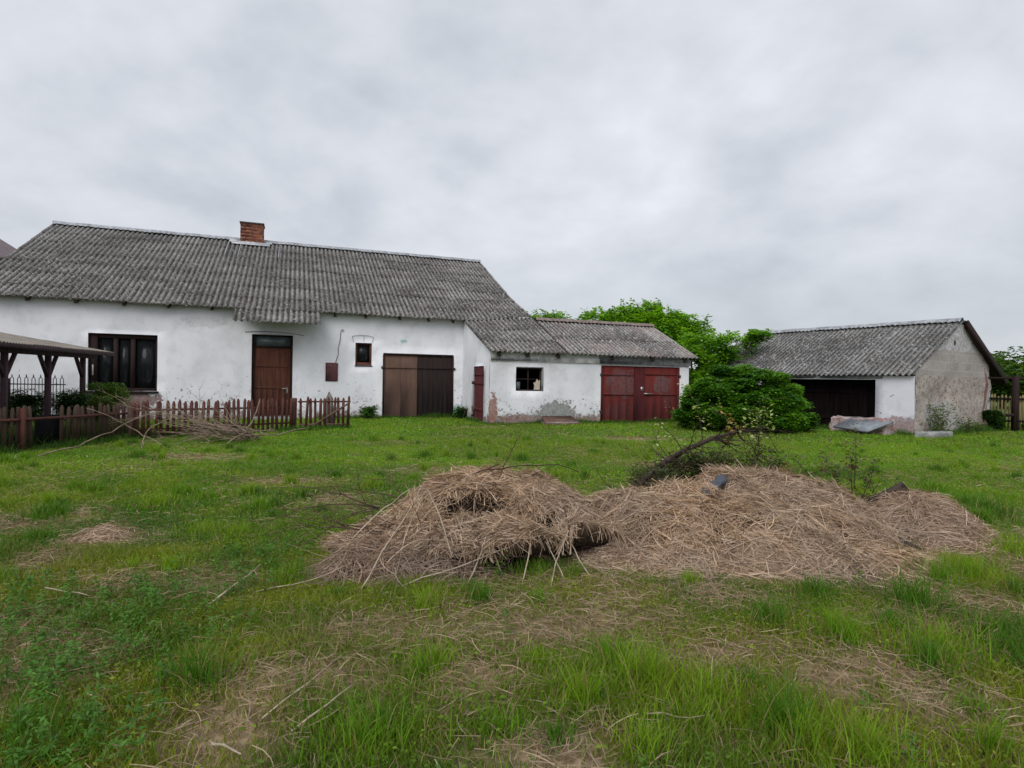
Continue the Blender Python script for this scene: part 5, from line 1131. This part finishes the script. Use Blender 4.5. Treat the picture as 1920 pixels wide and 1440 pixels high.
for pts, r_ in ((((-1.02, 4.05, .03), (-.93, 4.30, .22), (-.78, 4.75, .50), (-.74, 4.95, .60)), .006), (((-.42, 4.35, .18), (-.55, 4.6, .42), (-.68, 4.85, .58)), .006), (((-1.25, 4.6, .22), (-1.05, 4.85, .42), (-.85, 5.0, .56)), .006),
                (((-1.75, 4.0, .02), (-1.4, 4.15, .06), (-1.15, 4.3, .14)), .006), (((-.30, 4.2, .02), (-.18, 4.45, .26), (-.12, 4.6, .34)), .007), (((.10, 4.25, .02), (.16, 4.5, .25), (.12, 4.7, .36)), .006),
                (((-.75, 4.1, .05), (-.35, 4.25, .15), (.05, 4.5, .24)), .006), (((.42, 4.3, .02), (.34, 4.5, .16), (.20, 4.62, .36)), .006), (((.62, 4.35, .03), (.50, 4.55, .2), (.36, 4.65, .42)), .006),
                (((.30, 4.2, .02), (.38, 4.42, .20), (.46, 4.55, .34)), .005), (((-1.5, 4.45, .04), (-1.25, 4.65, .2), (-.9, 4.85, .4)), .006), (((-.82, 4.2, .04), (-.80, 4.5, .3), (-.72, 4.8, .52)), .005)):
    stalk(pts, r_, MAT['stalk'], hl)
for pts, r_ in ((((-.55, 5.25, .62), (-.2, 5.22, .70), (.10, 5.3, .73), (.45, 5.5, .72), (.66, 5.7, .62)), .007), (((-.10, 5.25, .62), (-.02, 5.3, .80), (.05, 5.35, .95), (.10, 5.4, 1.02)), .005), (((.02, 5.3, .88), (-.08, 5.3, .92)), .003), (((-.75, 5.1, .50), (-.45, 5.12, .62), (-.1, 5.3, .74)), .008), (((.44, 4.75, .48), (.47, 4.62, .36), (.45, 4.5, .18)), .008)):
    stalk(pts, r_, MAT['twig_dark'], hl, 'stick')
b = MB()
for k_ in range(95):
    x_ = rt_.gauss(-.3, .45); y_ = rt_.gauss(5.0, .28); twigline((x_, y_, float(lumpz(np.array([x_]), np.array([y_]))[0]) + .03), (rt_.gauss(0, 1), rt_.gauss(0, .5), rt_.gauss(0, .12)), rt_.uniform(.2, .55), rt_.uniform(.0025, .005), b, 1, .16, .01, 5, 2, rt_)
b.build('dark_twigs', MAT['twig_dark'], hl)['kind'] = 'stuff'
# brambles lying to the left of the heap
for k_, (lab, ps) in enumerate((('long thin dark bramble arching left of the tallest heap', (-1.2, 5.4, .30, -1.0, .12, .02)), ('dark bramble stem lying low at the left of the tallest heap', (-1.05, 5.1, .15, -1.0, .15, .03)), ('forked dark bramble behind the left end of the tallest heap', (-.95, 5.75, .28, -1.0, .35, .05)))):
    b = MB(); 
    for q in range(3): twigline(ps[:3], (ps[3], ps[4] + rt_.gauss(0, .15), ps[5] + rt_.gauss(0, .08)), rt_.uniform(.9, 1.3), .007, b, 2, .13, .012, 9, 4, rt_, .02)
    tag(b.build('bramble', MAT['twig_dark'], None, (ps[0], ps[1], 0)), lab, 'bramble', 'brambles left of the heap')

# ------------------------------------------------------------------ branches and odd things on the broad heap
def leafy(name, label, cat_, base, stems_, lsize, cols, nleaf, mat='bark_dark', seed=1, spread=.05, group=None):
    t = thing(name, label, cat_, base, group); rs_ = random.Random(seed); allp = []
    b = MB()
    for (st, d, L_, r_, dep) in stems_:
        pts = twigline(st, d, L_, r_, b, dep, .14, 0, 7, 3, rs_); 
    vs_ = np.array(b.V); b.build('stems', MAT[mat], t, smooth=True)['kind'] = 'stuff'
    i = rng.integers(0, len(vs_), nleaf); P = vs_[i] + rng.normal(0, spread, (nleaf, 3)); P[:, 2] = np.maximum(P[:, 2], .02); cols = np.array(cols); C = cols[rng.integers(0, len(cols), nleaf)] * (.7 + .6 * rng.random((nleaf, 1)))
    V, F, Cc = leafcloud(P, lsize * (.6 + .8 * rng.random(nleaf)), C, 1.2, asp=.62); mesh_np('leaves', V, F, MAT['leaf'], t, color=Cc); return t
# thick curved dead bough
bo = thing('dead_bough', 'thick dark curved bough lying across the back of the broad heap', 'bough', (1.5, 6.9, 0))
pts = [(1.30, 6.66, .16), (1.58, 6.85, .38), (1.85, 6.95, .58), (2.12, 7.0, .72), (2.42, 7.05, .84), (2.75, 7.15, .92), (3.0, 7.2, .93)]
MB().tube(pts, [.042, .042, .037, .032, .026, .018, .010], 8).build('limb', MAT['bark_dark'], bo, smooth=True)
b = MB()
for k_ in range(60):
    i = rt_.randint(0, 5); twigline(pts[i], (rt_.uniform(-.3, 1), rt_.gauss(0, .6), rt_.uniform(-.7, .35)), rt_.uniform(.3, .75), .007, b, 1, .16, .02, 6, 3, rt_, .22)
b.build('side_twigs', MAT['bark_dark'], bo)
DL = ((.045, .085, .018), (.085, .12, .025), (.03, .05, .015), (.12, .095, .045))
leafy('cut_branch', 'heap of dark wilting leafy branches under the curved bough', 'branch', (2.5, 7.0, 0), [((1.85 + .12 * k_, 6.9 + rt_.gauss(0, .1), .26), (rt_.uniform(-.2, .9), rt_.gauss(0, .5), rt_.uniform(.1, .6)), rt_.uniform(.35, .55), .008, 2) for k_ in range(9)], .040, DL, 3000, seed=3)
leafy('cut_branch', 'brown withered twigs massed to the left under the curved bough', 'branch', (1.8, 6.9, 0), [((1.40 + .1 * k_, 6.92 + rt_.gauss(0, .08), .18 + .03 * k_), (rt_.uniform(-.4, .8), rt_.gauss(0, .4), rt_.uniform(.0, .35)), rt_.uniform(.3, .5), .007, 2) for k_ in range(9)], .035, ((.10, .075, .045), (.05, .055, .02), (.07, .04, .025)), 2400, seed=4)
NW = ((.03, .085, .012), (.07, .16, .02), (.14, .20, .04))
for (lab, u0, w_, h_, n_) in (('dark green weeds climbing the front corner of the rubble gable', .75, .30, 1.05, 700), ('tall green weeds growing against the middle of the rubble gable', 2.9, .5, .55, 420)):
    leafy('nettle_clump', lab, 'weeds', SH(.5, u0, -1.5), [(SH(.35 + .2 * rt_.random(), u0 + rt_.gauss(0, w_), -1.5), (rt_.gauss(0, .25), rt_.gauss(0, .25), 1), h_ * rt_.uniform(.4, 1.15), .008, 1) for _ in range(16)], .07, NW, n_, 'twig_dark', seed=int(u0 * 10), spread=.05)
# the wilted mass caught between the curved bough and the hay
t = thing('brushwood_bundle', 'dense brown tangle of withered twigs and leaves packed between the curved bough and the hay', 'brushwood', (2.2, 7.0, 0))
b = MB()
for k_ in range(90):
    f_ = rt_.random(); st = (1.45 + 1.55 * f_, 6.98 + rt_.gauss(0, .12), .16 + (.30 + .25 * f_) * rt_.random())
    twigline(st, (rt_.uniform(-.4, 1), rt_.gauss(0, .4), rt_.uniform(-.2, .45)), rt_.uniform(.25, .55), .0045, b, 1, .17, .01, 5, 2, rt_, .08)
b.build('twigs', MAT['twig_dark'], t)['kind'] = 'stuff'
n = 5200; f_ = rng.random(n); P = np.stack([1.42 + 1.75 * f_, 6.98 + rng.normal(0, .15, n), .12 + (.36 + .30 * f_) * rng.random(n) ** .8], -1)
g_ = vn(P[:, 0], P[:, 2] + P[:, 1], .12, 301); P = P[g_ > .36]; n = len(P)
pal = np.array([[.11, .08, .045], [.07, .075, .025], [.05, .035, .025], [.09, .13, .03]]); V, F, Cc = leafcloud(P, .036 * (.6 + .8 * rng.random(n)), pal[rng.integers(0, 4, n)] * (.6 + .8 * rng.random((n, 1))), 1.3)
mesh_np('withered_leaves', V, F, MAT['leaf'], t, color=Cc)
YL = ((.34, .42, .13), (.50, .52, .26), (.22, .32, .08))
leafy('leafy_sprig', 'tall sprig with pale green leaves left of the curved bough tip', 'sprig', (2.2, 7.4, 0), [((2.25, 7.35, .5), (-.25, .1, 1), .75, .008, 1), ((2.1, 7.4, .45), (-.5, .1, .8), .6, .007, 1), ((2.4, 7.4, .6), (0, 0, 1), .75, .007, 1)], .050, YL, 130, seed=5, spread=.03, group='leafy sprigs on the broad heap')
leafy('leafy_sprig', 'tallest pale leaved sprig, right above the middle of the broad heap', 'sprig', (3.0, 7.2, 0), [((2.95, 7.1, .5), (.10, .05, 1), .80, .010, 1), ((3.0, 7.1, .6), (-.35, .1, 1), .62, .007, 1), ((2.98, 7.1, .75), (.55, .1, .7), .5, .006, 1)], .050, YL, 130, seed=6, spread=.03, group='leafy sprigs on the broad heap')
leafy('leafy_sprig', 'sprig with withered yellow leaves beside the curved bough tip', 'sprig', (2.75, 7.3, 0), [((2.7, 7.25, .7), (0, 0, 1), .38, .006, 1), ((2.6, 7.25, .7), (.5, 0, .8), .4, .006, 1)], .055, ((.42, .30, .09), (.36, .22, .10)), 90, seed=7, spread=.03, group='leafy sprigs on the broad heap')
leafy('leafy_sprig', 'low brown green leaf litter twigs behind the crest of the broad heap', 'sprig', (3.4, 7.0, 0), [((3.1 + .1 * k_, 6.95, .42), (rt_.gauss(.2, .6), rt_.gauss(0, .3), rt_.uniform(.3, .8)), .32, .005, 1) for k_ in range(7)], .038, ((.14, .11, .05), (.08, .10, .03), (.20, .14, .07)), 420, seed=8, group='leafy sprigs on the broad heap')
leafy('leafy_sprig', 'dark thin sprig standing up behind the sawn log', 'sprig', (3.95, 6.6, 0), [((3.85, 6.55, .35), (.05, 0, 1), .62, .006, 1), ((3.8, 6.5, .3), (-.2, 0, 1), .5, .006, 1), ((3.9, 6.5, .25), (.4, 0, .8), .45, .006, 1), ((3.75, 6.5, .25), (-.5, 0, .7), .4, .006, 1)], .042, ((.06, .09, .025), (.10, .12, .04), (.14, .09, .045)), 420, seed=9, spread=.03, group='leafy sprigs on the broad heap')
leafy('leafy_sprig', 'thin sprig with orange dry leaves in front of the red garage door', 'sprig', H(7.3, 3.5, -1.446), [(H(7.75, 3.4, -1.40), (-.8, -.1, .45), 1.2, .012, 1), (H(7.75, 3.4, -1.40), (-.5, -.1, .9), .8, .012, 1), (H(7.75, 3.4, -1.40), (.4, -.1, 1), .8, .012, 1)], .10, ((.55, .33, .14), (.5, .36, .18)), 120, seed=10, spread=.05)
o = thing('sawn_log', 'short mossy sawn log sticking up between the two right hand heaps', 'log', (3.95, 6.2, 0))
MB().tube([(3.62, 6.15, .12), (3.75, 6.12, .24), (3.9, 6.08, .36), (4.06, 6.02, .48)], [.075, .07, .062, .055], 9).build('bark', MAT['bark_dark'], o, smooth=True)
cx_ = Vector((4.06, 6.02, .48)); dn = Vector((.16, -.06, .12)).normalized(); MB().tube([cx_ + dn * .001, cx_ + dn * .004], .050, 9).build('cut_face', plain('fresh_cut_wood', (.50, .42, .28), .8, .1, 20, .2), o)
b = MB()
for k_ in range(16): twigline((3.7 + .35 * rt_.random(), 6.0 + .25 * rt_.random(), .2 + .2 * rt_.random()), (rt_.gauss(0, .7), rt_.gauss(0, .7), rt_.uniform(0, .8)), .25, .005, b, 1, .2, 0, 5, 2, rt_, .05)
b.build('side_twigs', MAT['bark_dark'], o)
o = thing('rotten_log', 'dark rotten log lying in the gully right of the broad heap', 'log', (3.5, 5.4, 0)); MB().tube([(3.44, 5.85, .16), (3.52, 5.62, .11), (3.58, 5.42, .07), (3.66, 5.22, .04)], [.035, .05, .045, .03], 9).build('bark', MAT['bark_dark'], o, smooth=True)
_bz = float(heapz(np.array([3.26]), np.array([6.80]))[0]); o = MB().box(3.18, 3.34, 6.77, 6.83, _bz + .01, _bz + .07, .008).build('wood_block', plain('pale_green_block', (.35, .36, .24), .9, .1, 9, .3), None, (3.26, 6.80, _bz)); tag(o, 'small pale wood offcut lying on the crest of the broad heap', 'offcut')
# old boot, sole towards the camera
bt = thing('old_boot', 'dark blue-grey old boot half buried in the broad heap below the leafy branches', 'boot', (2.1, 5.95, .3))
A_ = Vector((1.90, 5.72, heapz(np.array([1.90]), np.array([5.72]))[0] + .07)); B_ = Vector((2.20, 6.05, float(heapz(np.array([2.2]), np.array([6.05]))[0]) + .13))
dv = (B_ - A_); Lb = dv.length; dv.normalize(); sdv = dv.cross(Vector((0, -.55, .85))).normalized(); upv = sdv.cross(dv).normalized()
prof = [(0, .035), (.06, .050), (.2, .058), (.42, .058), (.6, .050), (.68, .042), (.74, .044), (.80, .058), (.90, .060), (.97, .045), (1.0, .012)]
V, F = [], []; m_ = 14
for (u_, w_) in prof:
    for j in range(m_):
        a = 2 * math.pi * j / m_; c_, s_ = math.cos(a), math.sin(a); p = A_ + dv * (u_ * Lb) + sdv * w_ * (abs(c_) ** .7 * (1 if c_ > 0 else -1)) + upv * (.028 + (.012 if u_ > .7 else 0)) * (abs(s_) ** .7 * (1 if s_ > 0 else -1)) * (1 if u_ < .99 else .4); V.append(tuple(p))
for i in range(len(prof) - 1):
    for j in range(m_): F.append((i * m_ + j, i * m_ + (j + 1) % m_, (i + 1) * m_ + (j + 1) % m_, (i + 1) * m_ + j))
F += [tuple(range(m_ - 1, -1, -1)), tuple((len(prof) - 1) * m_ + j for j in range(m_))]
mesh_np('upper', V, F, MAT['cloth_grey'], bt, smooth=True)
n = 60; P = np.array([tuple(A_ + dv * Lb * rt_.uniform(0, .35) + sdv * rt_.uniform(-.06, .06) + upv * .032) for _ in range(n)]); nn = np.tile(np.array(upv), (n, 1))
V, F, Cc = straws(P, nn, n, .08 + .12 * rng.random(n), np.full(n, .004), strawcol(n)); o = mesh_np('clinging_straw', V, F, MAT['straw'], bt, color=Cc); o['kind'] = 'stuff'

# small dry clump and loose sticks in the grass
dc_ = thing('hay_clump', 'small lone clump of pale dead grass in the meadow at the left', 'hay clump', (-3.62, 5.3, 0))
V, F = heightgrid([(-3.62, 5.3, .13, .11, .11), (-3.78, 5.25, .06, .09, .1)], -4.1, -3.1, 4.9, 5.7, .03, base=-.012, rough=.02); mesh_np('core', V, F, corem, dc_, color=np.tile(np.array([[.19, .14, .09]]), (len(V), 1)), smooth=True)
sk('straw', V, F, 2600, dc_, ln=(.09, .12), wd=.004, cmul=(1, 1, 1.05))
for k_, (lab, p, q, r_) in enumerate((('bare stick standing slanted in the grass left of the tallest heap', (-1.95, 3.75, .02), (-1.78, 4.2, .16), .007), ('thin bleached stick lying at the bottom centre left', (-.90, 2.45, .03), (-.72, 2.75, .06), .005), ('pale straw stalk lying at the bottom left of centre', (-1.05, 2.5, .04), (-.85, 3.05, .05), .004),
    ('thin upright pale stalk near the bottom right of centre', (.95, 2.75, .02), (.99, 2.80, .20), .003), ('pale horizontal stem in the grass near the bottom right', (.62, 2.55, .05), (.85, 2.52, .06), .003), ('bleached stem lying in the weeds at the left', (-3.1, 3.9, .07), (-2.75, 3.85, .05), .005), ('short brown stick near the bottom edge at the left', (-1.2, 2.35, .04), (-1.02, 2.25, .05), .006))):
    V_ = [Vector(p).lerp(Vector(q), t_) + Vector((rt_.gauss(0, .006), rt_.gauss(0, .006), rt_.gauss(0, .004))) for t_ in (0, .25, .5, .75, 1)]
    V_ = [Vector((v.x, v.y, v.z + float(gz(v.x, v.y)))) for v in V_]
    o = MB().tube(V_, [r_, r_, r_ * .9, r_ * .75, r_ * .4], 6).build('stick', MAT['stalk'], None, (V_[0].x, V_[0].y, 0), smooth=True); tag(o, lab, 'stick', 'loose sticks in the grass')
